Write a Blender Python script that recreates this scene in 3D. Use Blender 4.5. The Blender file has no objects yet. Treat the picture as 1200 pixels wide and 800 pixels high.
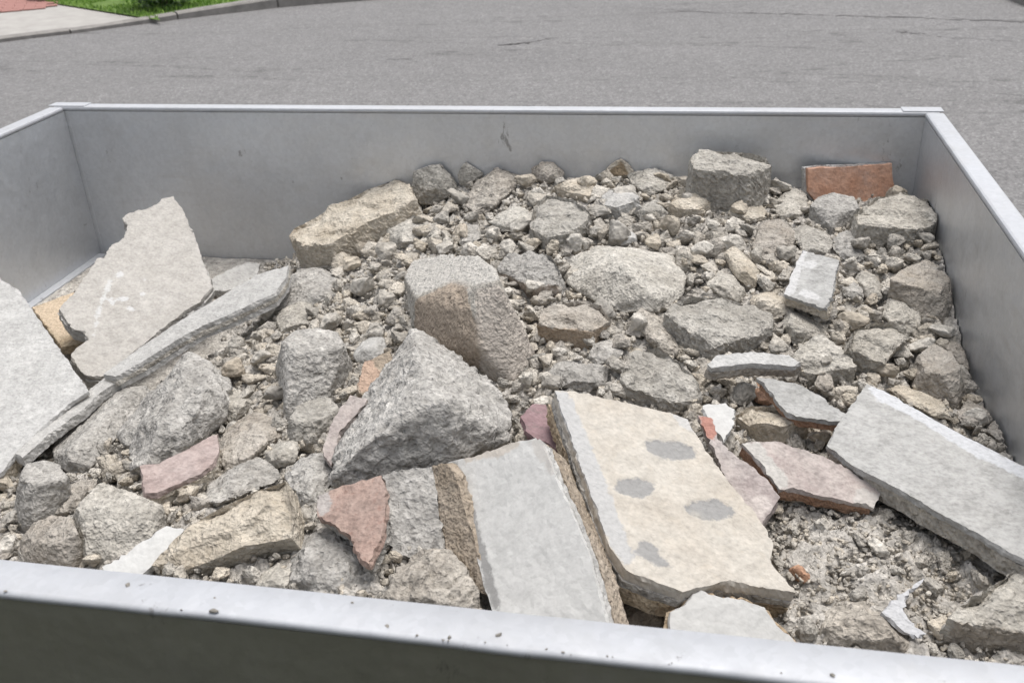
import bpy, bmesh, math, random, time
import numpy as np
from mathutils import Vector, Matrix
from mathutils.geometry import delaunay_2d_cdt
T0 = time.time()
random.seed(7); RNG = np.random.default_rng(7)
scene = bpy.context.scene
COL = scene.collection

# ------------------------------------------------------------------ camera
F_PX = 1133.4                                   # focal length in photo pixels (1200 x 800)
RIGHT = np.array([0.98159548, 0.18621922, -0.04234044])
UP = np.array([-0.05036056, 0.46627324, 0.88320614])
FWD = np.array([-0.18421217, 0.86481886, -0.46706981])
CAM = np.array([0.0, 0.0, 1.35])
cam_data = bpy.data.cameras.new('camera'); cam = bpy.data.objects.new('camera', cam_data); COL.objects.link(cam)
m = Matrix.Identity(4)
for i in range(3):
    m[i][0], m[i][1], m[i][2], m[i][3] = RIGHT[i], UP[i], -FWD[i], CAM[i]
cam.matrix_world = m
cam_data.sensor_width = 36.0; cam_data.lens = F_PX / 1200 * 36.0
cam_data.clip_start = 0.05; cam_data.clip_end = 500
cam_data.dof.use_dof = True; cam_data.dof.focus_distance = 1.25; cam_data.dof.aperture_fstop = 13
scene.camera = cam
scene.cycles.use_adaptive_sampling = False

# ------------------------------------------------------------------ light
SUN_EL, SUN_AZ = math.radians(76), math.radians(40)      # azimuth clockwise from +y
world = bpy.data.worlds.new('World'); scene.world = world; world.use_nodes = True
wn, wl = world.node_tree.nodes, world.node_tree.links
sky = wn.new('ShaderNodeTexSky'); sky.sky_type = 'NISHITA'; sky.sun_disc = False
sky.sun_elevation = SUN_EL; sky.sun_rotation = SUN_AZ
sky.air_density = 1.0; sky.dust_density = 4.0; sky.ozone_density = 1.0
hs = wn.new('ShaderNodeHueSaturation'); hs.inputs['Saturation'].default_value = 0.33
wl.new(sky.outputs[0], hs.inputs['Color'])
wl.new(hs.outputs[0], wn['Background'].inputs['Color']); wn['Background'].inputs['Strength'].default_value = 0.12
sun_d = bpy.data.lights.new('sun', 'SUN'); sun_d.energy = 1.25; sun_d.angle = math.radians(40); sun_d.color = (1.0, 0.97, 0.93)
sun = bpy.data.objects.new('sun', sun_d); COL.objects.link(sun)
sdir = Vector((math.sin(SUN_AZ) * math.cos(SUN_EL), math.cos(SUN_AZ) * math.cos(SUN_EL), math.sin(SUN_EL)))
sun.rotation_euler = sdir.to_track_quat('Z', 'Y').to_euler()
scene.view_settings.view_transform = 'Standard'; scene.view_settings.look = 'None'
scene.view_settings.exposure = 0.8; scene.view_settings.gamma = 1.0
scene.view_settings.use_curve_mapping = False

# ------------------------------------------------------------------ trailer frame (metres)
X0, X1, Y0, Y1 = -1.397, 0.405, 0.516, 1.911
ZR, ZF = 0.85, 0.498                             # rim and bed

# ------------------------------------------------------------------ helpers
def tag(o, label=None, cat=None, group=None, kind=None):
    if label: o['label'] = label
    if cat: o['category'] = cat
    if group: o['group'] = group
    if kind: o['kind'] = kind
    return o
def link(name, me, mat=None, parent=None, loc=None):
    o = bpy.data.objects.new(name, me); COL.objects.link(o)
    if mat is not None and me is not None:
        me.materials.clear(); me.materials.append(mat)
    if parent: o.parent = parent
    if loc is not None: o.location = loc
    return o
def empty(name, loc=(0, 0, 0)):
    o = bpy.data.objects.new(name, None); COL.objects.link(o); o.location = loc; o.empty_display_size = 0.05
    return o
def mesh_np(name, v, f, smooth=False):
    me = bpy.data.meshes.new(name); me.from_pydata([tuple(p) for p in v], [], [tuple(q) for q in f]); me.update()
    if smooth: me.polygons.foreach_set('use_smooth', [True] * len(me.polygons))
    return me
def box(bm, lo, hi, bevel=0.0, seg=2):
    r = bmesh.ops.create_cube(bm, size=1.0)
    c = [(a + b) / 2 for a, b in zip(lo, hi)]; s = [b - a for a, b in zip(lo, hi)]
    for v in r['verts']: v.co = Vector([c[i] + v.co[i] * s[i] for i in range(3)])
    if bevel > 0:
        es = list({e for v in r['verts'] for e in v.link_edges})
        bmesh.ops.bevel(bm, geom=es, offset=bevel, segments=seg, affect='EDGES', profile=0.5)
def bm_mesh(bm, name, smooth=False):
    me = bpy.data.meshes.new(name); bm.to_mesh(me); bm.free()
    if smooth: me.polygons.foreach_set('use_smooth', [True] * len(me.polygons))
    return me

# vectorised gradient noise ------------------------------------------------
_P = RNG.permutation(512).astype(np.int64); _P = np.concatenate([_P, _P, _P])
_G = RNG.normal(size=(512, 3)); _G /= np.linalg.norm(_G, axis=1)[:, None]
def pnoise(p):
    p = np.asarray(p, float); i = np.floor(p).astype(np.int64); f = p - i; i &= 511
    u = f * f * f * (f * (f * 6 - 15) + 10); out = np.zeros(len(p))
    for dx in (0, 1):
        wx = u[:, 0] if dx else 1 - u[:, 0]
        for dy in (0, 1):
            wy = u[:, 1] if dy else 1 - u[:, 1]
            for dz in (0, 1):
                wz = u[:, 2] if dz else 1 - u[:, 2]
                h = _P[_P[_P[(i[:, 0] + dx) & 511] + ((i[:, 1] + dy) & 511)] + ((i[:, 2] + dz) & 511)]
                out += wx * wy * wz * ((_G[h] * (f - [dx, dy, dz])).sum(1))
    return out * 1.6
def fbm(p, octv=3, gain=0.5, billow=False):
    s = np.zeros(len(p)); a = 1.0; p = np.array(p, float)
    for k in range(octv):
        n = pnoise(p + 17.3 * k); s += a * ((1 - 2 * np.abs(n)) if billow else n); a *= gain; p = p * 2.03
    return s

# pixel <-> world ---------------------------------------------------------------
def rays(px, py):
    px, py = np.asarray(px, float), np.asarray(py, float)
    return FWD + RIGHT * ((px - 600) / F_PX)[..., None] - UP * ((py - 400) / F_PX)[..., None]
def at_z(px, py, z):
    v = rays(px, py); return CAM + v * ((z - CAM[2]) / v[..., 2])[..., None]
def at_d(px, py, d):
    return CAM + rays(px, py) * np.asarray(d, float)[..., None]
def to_px(P):
    P = np.asarray(P, float) - CAM; z = P @ FWD
    return 600 + F_PX * (P @ RIGHT) / z, 400 - F_PX * (P @ UP) / z, z
def inside(px, py, poly):
    px, py = np.asarray(px, float), np.asarray(py, float); r = np.zeros(px.shape, bool); n = len(poly)
    for i in range(n):
        x1, y1 = poly[i]; x2, y2 = poly[(i + 1) % n]
        if y1 == y2: continue
        c = (py > min(y1, y2)) & (py <= max(y1, y2)) & (px < (py - y1) * (x2 - x1) / (y2 - y1) + x1)
        r ^= c
    return r
def poly_area(p):
    p = np.array(p, float); x, y = p[:, 0], p[:, 1]
    return 0.5 * abs(np.dot(x, np.roll(y, -1)) - np.dot(y, np.roll(x, -1)))

# ------------------------------------------------------------------ materials
def new_mat(name):
    m = bpy.data.materials.new(name); m.use_nodes = True
    nt = m.node_tree; return m, nt, nt.nodes, nt.links, nt.nodes['Principled BSDF']
def N(nt, t, **kw):
    n = nt.nodes.new(t)
    for k, v in kw.items():
        if k in n.inputs: n.inputs[k].default_value = v
        else: setattr(n, k, v)
    return n
def ramp(nt, src, stops):
    r = nt.nodes.new('ShaderNodeValToRGB'); cr = r.color_ramp
    while len(cr.elements) < len(stops): cr.elements.new(0.5)
    for e, (p, c) in zip(cr.elements, stops):
        e.position = p; e.color = (*c, 1) if len(c) == 3 else c
    nt.links.new(src, r.inputs[0]); return r
def g(v): return (v, v, v)
def mixc(nt, fac, a, b, mode='MIX'):
    n = nt.nodes.new('ShaderNodeMix'); n.data_type = 'RGBA'; n.blend_type = mode
    for s, val in ((n.inputs['Factor'], fac), (n.inputs['A'], a), (n.inputs['B'], b)):
        if hasattr(val, 'is_output') or isinstance(val, bpy.types.NodeSocket): nt.links.new(val, s)
        elif isinstance(val, (int, float)): s.default_value = val
        else: s.default_value = (*val, 1)
    return n.outputs['Result']
def mathn(nt, op, a, b=None):
    n = nt.nodes.new('ShaderNodeMath'); n.operation = op
    for s, val in ((n.inputs[0], a), (n.inputs[1], b)):
        if val is None: continue
        if isinstance(val, bpy.types.NodeSocket): nt.links.new(val, s)
        else: s.default_value = val
    return n.outputs[0]
def rock_mat(name, c1, c2, speck=0.5, bump=1.0, fine=1.0, dust=None, tint=True, rand=0.25, rough=0.92, scale=1.0, dark=(0.16, 0.15, 0.135), dark_amt=0.3, obj_random=True):
    """rough broken mineral: two tones in patches, pale and dark grains, pits"""
    m, nt, nodes, L, bsdf = new_mat(name)
    tc = N(nt, 'ShaderNodeTexCoord'); oi = N(nt, 'ShaderNodeObjectInfo')
    vm = N(nt, 'ShaderNodeVectorMath', operation='ADD'); L.new(tc.outputs['Object'], vm.inputs[0])
    mm = N(nt, 'ShaderNodeVectorMath', operation='SCALE'); mm.inputs['Scale'].default_value = 13.0
    cb = N(nt, 'ShaderNodeCombineXYZ')
    for k in range(3): L.new(oi.outputs['Random'], cb.inputs[k])
    L.new(cb.outputs[0], mm.inputs[0])
    if obj_random: L.new(mm.outputs[0], vm.inputs[1])
    V = vm.outputs[0]
    big = N(nt, 'ShaderNodeTexNoise', Scale=14 * scale, Detail=6, Roughness=0.65); L.new(V, big.inputs['Vector'])
    r1 = ramp(nt, big.outputs[0], [(0.36, c1), (0.64, c2)])
    grain = N(nt, 'ShaderNodeTexNoise', Scale=185 * scale, Detail=1.2, Roughness=0.6); L.new(V, grain.inputs['Vector'])
    gr = ramp(nt, grain.outputs[0], [(0.25, g(0.45)), (0.5, g(1.0)), (0.76, g(1.42))])
    c = mixc(nt, speck, r1.outputs[0], gr.outputs[0], 'MULTIPLY')
    vo = N(nt, 'ShaderNodeTexVoronoi', Scale=190 * scale); L.new(V, vo.inputs['Vector'])
    vr = ramp(nt, vo.outputs['Color'], [(0.0, g(0.62)), (0.25, g(1.0)), (0.8, g(1.0)), (1.0, g(1.35))])
    c = mixc(nt, speck * 0.8, c, vr.outputs[0], 'MULTIPLY')
    mo = N(nt, 'ShaderNodeTexNoise', Scale=55 * scale, Detail=3.2, Roughness=0.65); L.new(V, mo.inputs['Vector'])
    mr = ramp(nt, mo.outputs[0], [(0.34, g(0.70)), (0.5, g(1.0)), (0.66, g(1.28))])
    c = mixc(nt, min(1.0, speck * 1.4), c, mr.outputs[0], 'MULTIPLY')
    # dark pits and hair-lines
    pit = N(nt, 'ShaderNodeTexNoise', Scale=80 * scale, Detail=2.5, Roughness=0.65, Distortion=0.5); L.new(V, pit.inputs['Vector'])
    pr = ramp(nt, pit.outputs[0], [(0.33, g(1.0)), (0.42, g(0.0))])
    c = mixc(nt, mathn(nt, 'MULTIPLY', pr.outputs[0], dark_amt), c, dark)
    if dust:
        dn = N(nt, 'ShaderNodeTexNoise', Scale=32 * scale, Detail=7, Roughness=0.7); L.new(V, dn.inputs['Vector'])
        dr = ramp(nt, dn.outputs[0], [(0.5, g(0.0)), (0.66, g(0.75))])
        c = mixc(nt, dr.outputs[0], c, dust)
    if rand > 0:
        rr = ramp(nt, oi.outputs['Random'], [(0.0, (1 - rand, 1 - rand * 1.02, 1 - rand * 1.05)), (0.5, (1.0, 0.985, 0.96)), (1.0, (1 + rand, 1 + rand * 0.97, 1 + rand * 0.9))])
        c = mixc(nt, 1.0, c, rr.outputs[0], 'MULTIPLY')
    if tint:
        at = N(nt, 'ShaderNodeAttribute', attribute_name='tint')
        tn = N(nt, 'ShaderNodeTexNoise', Scale=110 * scale, Detail=6, Roughness=0.75); L.new(V, tn.inputs['Vector'])
        a2 = mathn(nt, 'ADD', at.outputs['Alpha'], mathn(nt, 'MULTIPLY', mathn(nt, 'SUBTRACT', tn.outputs[0], 0.5), 1.5))
        ar = ramp(nt, a2, [(0.36, g(0.0)), (0.62, g(1.0))])
        tcol = mixc(nt, speck * 0.8, at.outputs['Color'], gr.outputs[0], 'MULTIPLY')
        c = mixc(nt, mathn(nt, 'MULTIPLY', ar.outputs[0], mathn(nt, 'GREATER_THAN', at.outputs['Alpha'], 0.02)), c, tcol)
    L.new(c, bsdf.inputs['Base Color'])
    bsdf.inputs['Roughness'].default_value = rough; bsdf.inputs['Specular IOR Level'].default_value = 0.25
    b1 = N(nt, 'ShaderNodeBump', Strength=0.75 * bump, Distance=0.008); L.new(pit.outputs[0], b1.inputs['Height'])
    b2 = N(nt, 'ShaderNodeBump', Strength=0.9 * fine, Distance=0.0035)
    hgt = mathn(nt, 'ADD', mathn(nt, 'ADD', grain.outputs[0], mathn(nt, 'MULTIPLY', mo.outputs[0], 1.2)), mathn(nt, 'MULTIPLY', vo.outputs['Distance'], 0.35))
    L.new(hgt, b2.inputs['Height']); L.new(b1.outputs[0], b2.inputs['Normal']); L.new(b2.outputs[0], bsdf.inputs['Normal'])
    return m
M = {}
M['concrete'] = rock_mat('grey_concrete', (0.335, 0.315, 0.280), (0.430, 0.410, 0.372), rand=0.14)
M['mortar'] = rock_mat('grey_mortar', (0.300, 0.288, 0.268), (0.385, 0.372, 0.350), speck=0.6, bump=1.0, fine=0.9, rand=0.08)
M['brownish'] = rock_mat('brown_grey_rubble', (0.295, 0.265, 0.228), (0.390, 0.362, 0.325), rand=0.12, dust=(0.40, 0.375, 0.34))
M['beige'] = rock_mat('beige_limestone', (0.400, 0.355, 0.290), (0.500, 0.460, 0.395), speck=0.35, rand=0.08, dark=(0.20, 0.165, 0.12))
M['sandy'] = rock_mat('sandy_mortar', (0.300, 0.272, 0.236), (0.385, 0.357, 0.316), speck=0.65, bump=1.1, fine=1.0, rand=0.05)
M['pale'] = rock_mat('pale_plaster', (0.375, 0.370, 0.357), (0.430, 0.425, 0.412), speck=0.28, bump=0.5, fine=0.5, rand=0.06, dark_amt=0.15)
M['small'] = rock_mat('rubble_stone', (0.360, 0.338, 0.302), (0.460, 0.438, 0.400), rand=0.24, tint=False, scale=0.022)
M['small_beige'] = rock_mat('beige_rubble_stone', (0.380, 0.335, 0.275), (0.460, 0.420, 0.355), rand=0.15, tint=False, speck=0.4, scale=0.022)
M['fines'] = rock_mat('rubble_fines', (0.370, 0.345, 0.308), (0.460, 0.435, 0.398), speck=0.65, bump=1.0, fine=1.0, rand=0.0, tint=False, obj_random=False, dark_amt=0.15)
M['tile_white'] = rock_mat('white_tile_face', (0.480, 0.480, 0.467), (0.515, 0.513, 0.500), speck=0.12, bump=0.12, fine=0.10, rand=0.02, rough=0.6, dark_amt=0.05)
M['tile_cream'] = rock_mat('cream_tile_face', (0.425, 0.385, 0.330), (0.465, 0.435, 0.385), speck=0.22, bump=0.35, fine=0.3, rand=0.0, rough=0.8, dark=(0.45, 0.40, 0.33), dark_amt=0.3)
M['tile_beige'] = rock_mat('beige_slab_face', (0.365, 0.345, 0.315), (0.410, 0.390, 0.360), speck=0.25, bump=0.3, fine=0.35, rand=0.0, rough=0.85, dark_amt=0.12)
M['tile_grey'] = rock_mat('grey_slab_face', (0.310, 0.305, 0.290), (0.385, 0.380, 0.365), speck=0.3, bump=0.35, fine=0.4, rand=0.0, dust=(0.43, 0.425, 0.41), dark_amt=0.15)
M['tile_red'] = rock_mat('red_tile_face', (0.285, 0.205, 0.175), (0.335, 0.262, 0.230), speck=0.4, bump=0.4, fine=0.5, rand=0.05, dust=(0.43, 0.32, 0.27), dark=(0.24, 0.12, 0.09))
M['tile_pink'] = rock_mat('pink_tile_face', (0.345, 0.295, 0.280), (0.405, 0.370, 0.350), speck=0.35, bump=0.3, fine=0.4, rand=0.04, dust=(0.50, 0.45, 0.42), dark_amt=0.15)
M['tile_rose'] = rock_mat('rose_tile_face', (0.300, 0.235, 0.215), (0.355, 0.295, 0.275), speck=0.35, bump=0.3, fine=0.4, rand=0.0, dust=(0.46, 0.38, 0.35), dark_amt=0.15)
M['tile_maroon'] = rock_mat('maroon_tile_face', (0.235, 0.150, 0.155), (0.280, 0.195, 0.200), speck=0.25, bump=0.2, fine=0.3, rand=0.0)
M['terracotta'] = rock_mat('terracotta_body', (0.320, 0.185, 0.120), (0.395, 0.260, 0.185), speck=0.5, rand=0.08, dark=(0.2, 0.1, 0.06))
M['ochre'] = rock_mat('ochre_tile_body', (0.360, 0.275, 0.185), (0.460, 0.385, 0.285), speck=0.5, rand=0.05, dark=(0.25, 0.16, 0.09))
M['tan'] = rock_mat('tan_tile_back', (0.285, 0.235, 0.180), (0.355, 0.305, 0.250), speck=0.4, rand=0.05)
M['red_brick'] = rock_mat('red_brick_face', (0.400, 0.215, 0.140), (0.460, 0.280, 0.200), speck=0.3, bump=0.15, fine=0.25, rand=0.0, dust=(0.47, 0.33, 0.27), dark_amt=0.08)

def metal_mat(name, base, rough, metallic=0.85, stain=0.5):
    m, nt, nodes, L, bsdf = new_mat(name)
    tc = N(nt, 'ShaderNodeTexCoord'); V = tc.outputs['Object']
    n1 = N(nt, 'ShaderNodeTexNoise', Scale=2.2, Detail=5, Roughness=0.6); L.new(V, n1.inputs['Vector'])
    n2 = N(nt, 'ShaderNodeTexNoise', Scale=40, Detail=6, Roughness=0.7); L.new(V, n2.inputs['Vector'])
    vo = N(nt, 'ShaderNodeTexVoronoi', Scale=160); L.new(V, vo.inputs['Vector'])
    lo, hi = tuple(x * (1 - 0.16 * stain) for x in base), tuple(min(1, x * (1 + 0.10 * stain)) for x in base)
    c = ramp(nt, n1.outputs[0], [(0.3, lo), (0.7, hi)]).outputs[0]
    vb = ramp(nt, vo.outputs['Color'], [(0.0, g(0.95)), (1.0, g(1.05))])
    c = mixc(nt, 1.0, c, vb.outputs[0], 'MULTIPLY')
    # scuffs: small dark and small pale marks
    mp = N(nt, 'ShaderNodeMapping'); mp.inputs['Scale'].default_value = (1, 1, 0.55); L.new(V, mp.inputs[0])
    n3 = N(nt, 'ShaderNodeTexNoise', Scale=17, Detail=8, Roughness=0.75, Distortion=0.4); L.new(mp.outputs[0], n3.inputs['Vector'])
    d = ramp(nt, n3.outputs[0], [(0.325, g(1.0)), (0.365, g(0.0))])
    c = mixc(nt, mathn(nt, 'MULTIPLY', d.outputs[0], 0.55), c, (0.11, 0.10, 0.09))
    w = ramp(nt, n3.outputs[0], [(0.66, g(0.0)), (0.74, g(1.0))])
    c = mixc(nt, mathn(nt, 'MULTIPLY', w.outputs[0], 0.35), c, (0.50, 0.47, 0.42))
    # vertical dusty runs
    mp2 = N(nt, 'ShaderNodeMapping'); mp2.inputs['Scale'].default_value = (9, 9, 0.7); L.new(V, mp2.inputs[0])
    n4 = N(nt, 'ShaderNodeTexNoise', Scale=1.0, Detail=7, Roughness=0.7); L.new(mp2.outputs[0], n4.inputs['Vector'])
    ru = ramp(nt, n4.outputs[0], [(0.48, g(0.0)), (0.75, g(1.0))])
    c = mixc(nt, mathn(nt, 'MULTIPLY', ru.outputs[0], 0.30 * stain), c, (0.42, 0.40, 0.37))
    # scraped dusty smears and fine scratches
    mp3 = N(nt, 'ShaderNodeMapping'); mp3.inputs['Rotation'].default_value = (0.4, 0.7, 0.2); mp3.inputs['Scale'].default_value = (3, 3, 30); L.new(V, mp3.inputs[0])
    n5 = N(nt, 'ShaderNodeTexNoise', Scale=2.0, Detail=6, Roughness=0.65); L.new(mp3.outputs[0], n5.inputs['Vector'])
    n6 = N(nt, 'ShaderNodeTexNoise', Scale=5.0, Detail=4, Roughness=0.6); L.new(V, n6.inputs['Vector'])
    sm = mathn(nt, 'MULTIPLY', ramp(nt, n5.outputs[0], [(0.56, g(0.0)), (0.70, g(1.0))]).outputs[0], ramp(nt, n6.outputs[0], [(0.5, g(0.0)), (0.62, g(1.0))]).outputs[0])
    c = mixc(nt, mathn(nt, 'MULTIPLY', sm, 0.5 * stain), c, (0.45, 0.43, 0.40))
    n7 = N(nt, 'ShaderNodeTexNoise', Scale=9.0, Detail=7, Roughness=0.7); L.new(V, n7.inputs['Vector'])
    c = mixc(nt, mathn(nt, 'MULTIPLY', ramp(nt, n7.outputs[0], [(0.55, g(0.0)), (0.7, g(1.0))]).outputs[0], 0.35 * stain), c, (0.30, 0.295, 0.28))
    L.new(c, bsdf.inputs['Base Color'])
    bsdf.inputs['Metallic'].default_value = metallic
    rr = ramp(nt, n2.outputs[0], [(0.3, g(rough - 0.06)), (0.7, g(rough + 0.08))]); L.new(rr.outputs[0], bsdf.inputs['Roughness'])
    b0 = N(nt, 'ShaderNodeBump', Strength=0.35, Distance=0.02); L.new(n6.outputs[0], b0.inputs['Height'])
    b = N(nt, 'ShaderNodeBump', Strength=0.14, Distance=0.002); L.new(n2.outputs[0], b.inputs['Height']); L.new(b0.outputs[0], b.inputs['Normal']); L.new(b.outputs[0], bsdf.inputs['Normal'])
    return m
M['galv'] = metal_mat('galvanised_sheet', (0.65, 0.665, 0.685), 0.48)
M['rail'] = metal_mat('galvanised_rail', (0.46, 0.47, 0.49), 0.66, metallic=0.45, stain=0.6)
M['outer'] = metal_mat('olive_outer_skin', (0.27, 0.265, 0.215), 0.55, metallic=0.5, stain=0.8)  # darker and more olive than the galvanised sheet, for the front wall's outer face
M['steel_dark'] = metal_mat('chassis_steel', (0.22, 0.22, 0.23), 0.5)
m, nt, _, L, b = new_mat('rubber'); b.inputs['Base Color'].default_value = (0.02, 0.02, 0.02, 1); b.inputs['Roughness'].default_value = 0.8; M['rubber'] = m

def asphalt_mat():
    m, nt, nodes, L, bsdf = new_mat('asphalt')
    tc = N(nt, 'ShaderNodeTexCoord'); V = tc.outputs['Object']
    v1 = N(nt, 'ShaderNodeTexVoronoi', Scale=105); L.new(V, v1.inputs['Vector'])
    v2 = N(nt, 'ShaderNodeTexVoronoi', Scale=40); L.new(V, v2.inputs['Vector'])
    nb = N(nt, 'ShaderNodeTexNoise', Scale=0.7, Detail=6, Roughness=0.6); L.new(V, nb.inputs['Vector'])
    nm = N(nt, 'ShaderNodeTexNoise', Scale=7, Detail=3, Roughness=0.6); L.new(V, nm.inputs['Vector'])
    c = ramp(nt, v1.outputs['Color'], [(0.0, (0.11, 0.108, 0.106)), (0.35, (0.162, 0.158, 0.156)), (0.75, (0.205, 0.20, 0.197)), (1.0, (0.30, 0.294, 0.288))]).outputs[0]
    c2 = ramp(nt, v2.outputs['Color'], [(0.0, g(0.84)), (0.5, g(1.0)), (1.0, g(1.16))]).outputs[0]
    c = mixc(nt, 0.7, c, c2, 'MULTIPLY')
    c = mixc(nt, 1.0, c, ramp(nt, nb.outputs[0], [(0.3, g(0.93)), (0.7, g(1.06))]).outputs[0], 'MULTIPLY')
    c = mixc(nt, 0.8, c, ramp(nt, nm.outputs[0], [(0.3, g(0.93)), (0.7, g(1.06))]).outputs[0], 'MULTIPLY')
    # tar-dark crack bands
    mp = N(nt, 'ShaderNodeMapping'); mp.inputs['Scale'].default_value = (0.12, 0.75, 1); mp.inputs['Rotation'].default_value = (0, 0, 0.12); L.new(V, mp.inputs[0])
    nc = N(nt, 'ShaderNodeTexNoise', Scale=1.1, Detail=5, Roughness=0.55, Distortion=0.3); L.new(mp.outputs[0], nc.inputs['Vector'])
    ab = mathn(nt, 'ABSOLUTE', mathn(nt, 'SUBTRACT', nc.outputs[0], 0.5))
    cr = ramp(nt, ab, [(0.0, g(0.8)), (0.006, g(0.5)), (0.012, g(0.0))]).outputs[0]
    gate = ramp(nt, nm.outputs[0], [(0.45, g(0.0)), (0.58, g(1.0))]).outputs[0]
    c = mixc(nt, mathn(nt, 'MULTIPLY', mathn(nt, 'MULTIPLY', cr, gate), 0.7), c, (0.06, 0.058, 0.056))
    L.new(c, bsdf.inputs['Base Color']); bsdf.inputs['Roughness'].default_value = 0.85; bsdf.inputs['Specular IOR Level'].default_value = 0.3
    bp = N(nt, 'ShaderNodeBump', Strength=0.45, Distance=0.006); L.new(v1.outputs['Distance'], bp.inputs['Height']); bp.invert = True
    L.new(bp.outputs[0], bsdf.inputs['Normal']); return m
M['asphalt'] = asphalt_mat()
def plain_mat(name, c1, c2, scale=8.0, rough=0.9, bump=0.3):
    m, nt, nodes, L, bsdf = new_mat(name)
    tc = N(nt, 'ShaderNodeTexCoord'); V = tc.outputs['Object']
    n = N(nt, 'ShaderNodeTexNoise', Scale=scale, Detail=8, Roughness=0.7); L.new(V, n.inputs['Vector'])
    L.new(ramp(nt, n.outputs[0], [(0.3, c1), (0.7, c2)]).outputs[0], bsdf.inputs['Base Color'])
    bsdf.inputs['Roughness'].default_value = rough; bsdf.inputs['Specular IOR Level'].default_value = 0.25
    b = N(nt, 'ShaderNodeBump', Strength=bump, Distance=0.01); L.new(n.outputs[0], b.inputs['Height']); L.new(b.outputs[0], bsdf.inputs['Normal'])
    return m
M['pavement'] = plain_mat('pavement_concrete', (0.31, 0.295, 0.275), (0.40, 0.385, 0.36), 6)
M['kerb'] = plain_mat('kerb_concrete', (0.17, 0.16, 0.15), (0.29, 0.275, 0.255), 9)
M['soil'] = plain_mat('verge_soil', (0.05, 0.045, 0.03), (0.10, 0.085, 0.06), 12)
M['paver'] = plain_mat('red_paver', (0.28, 0.135, 0.115), (0.36, 0.20, 0.175), 5)
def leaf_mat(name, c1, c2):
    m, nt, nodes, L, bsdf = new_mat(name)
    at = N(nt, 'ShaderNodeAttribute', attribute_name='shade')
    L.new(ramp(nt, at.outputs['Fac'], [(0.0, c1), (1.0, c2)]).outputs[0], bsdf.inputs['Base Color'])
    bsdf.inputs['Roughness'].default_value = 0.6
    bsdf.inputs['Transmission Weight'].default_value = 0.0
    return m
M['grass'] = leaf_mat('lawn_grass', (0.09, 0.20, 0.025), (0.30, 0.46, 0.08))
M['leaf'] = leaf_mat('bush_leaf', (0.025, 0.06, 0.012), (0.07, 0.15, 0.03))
M['bark'] = plain_mat('bush_bark', (0.07, 0.05, 0.035), (0.13, 0.10, 0.07), 30)

# ------------------------------------------------------------------ setting
me = mesh_np('road', [(-60, -40, 0), (60, -40, 0), (60, 90, 0), (-60, 90, 0)], [(0, 1, 2, 3)])
road = link('road', me, M['asphalt']); tag(road, kind='structure')
m_, nt_, _, L_, b_ = new_mat('tar_crack'); b_.inputs['Base Color'].default_value = (0.105, 0.10, 0.098, 1); b_.inputs['Roughness'].default_value = 0.9; M['crack'] = m_
def crack(pts, w):
    p = at_z([q[0] for q in pts], [q[1] for q in pts], 0.0)[:, :2]; n_ = 10 * (len(p) - 1) + 1; s_ = np.linspace(0, len(p) - 1, n_)
    q = np.stack([np.interp(s_, range(len(p)), p[:, k]) for k in range(2)], 1) + RNG.normal(size=(n_, 2)) * .018
    ww = w * np.clip(RNG.uniform(.2, 1.2, n_), 0, 1); ww[0] = ww[-1] = .002
    v = []; f = []
    for k in range(n_):
        v += [(q[k, 0], q[k, 1] - ww[k], .004), (q[k, 0], q[k, 1] + ww[k], .004)]
        if k: f.append((2 * k - 2, 2 * k, 2 * k + 1, 2 * k - 1))
    link('crack', mesh_np('crack', v, f), M['crack'], road)
for pts_, w_ in (([(585, 53), (602, 53), (618, 50), (648, 45)], .022), ([(455, 70), (482, 69)], .014), ([(1050, 37), (1075, 40), (1110, 44)], .016), ([(1110, 44), (1160, 47), (1230, 52)], .006),
                 ([(790, 14), (900, 16), (960, 18), (1040, 20), (1110, 23), (1230, 27)], .020), ([(560, 62), (640, 75), (700, 70)], .004), ([(640, 10), (720, 8), (800, 13)], .007), ([(860, 55), (930, 58), (1010, 52)], .004)): crack(pts_, w_ * .6)

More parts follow.
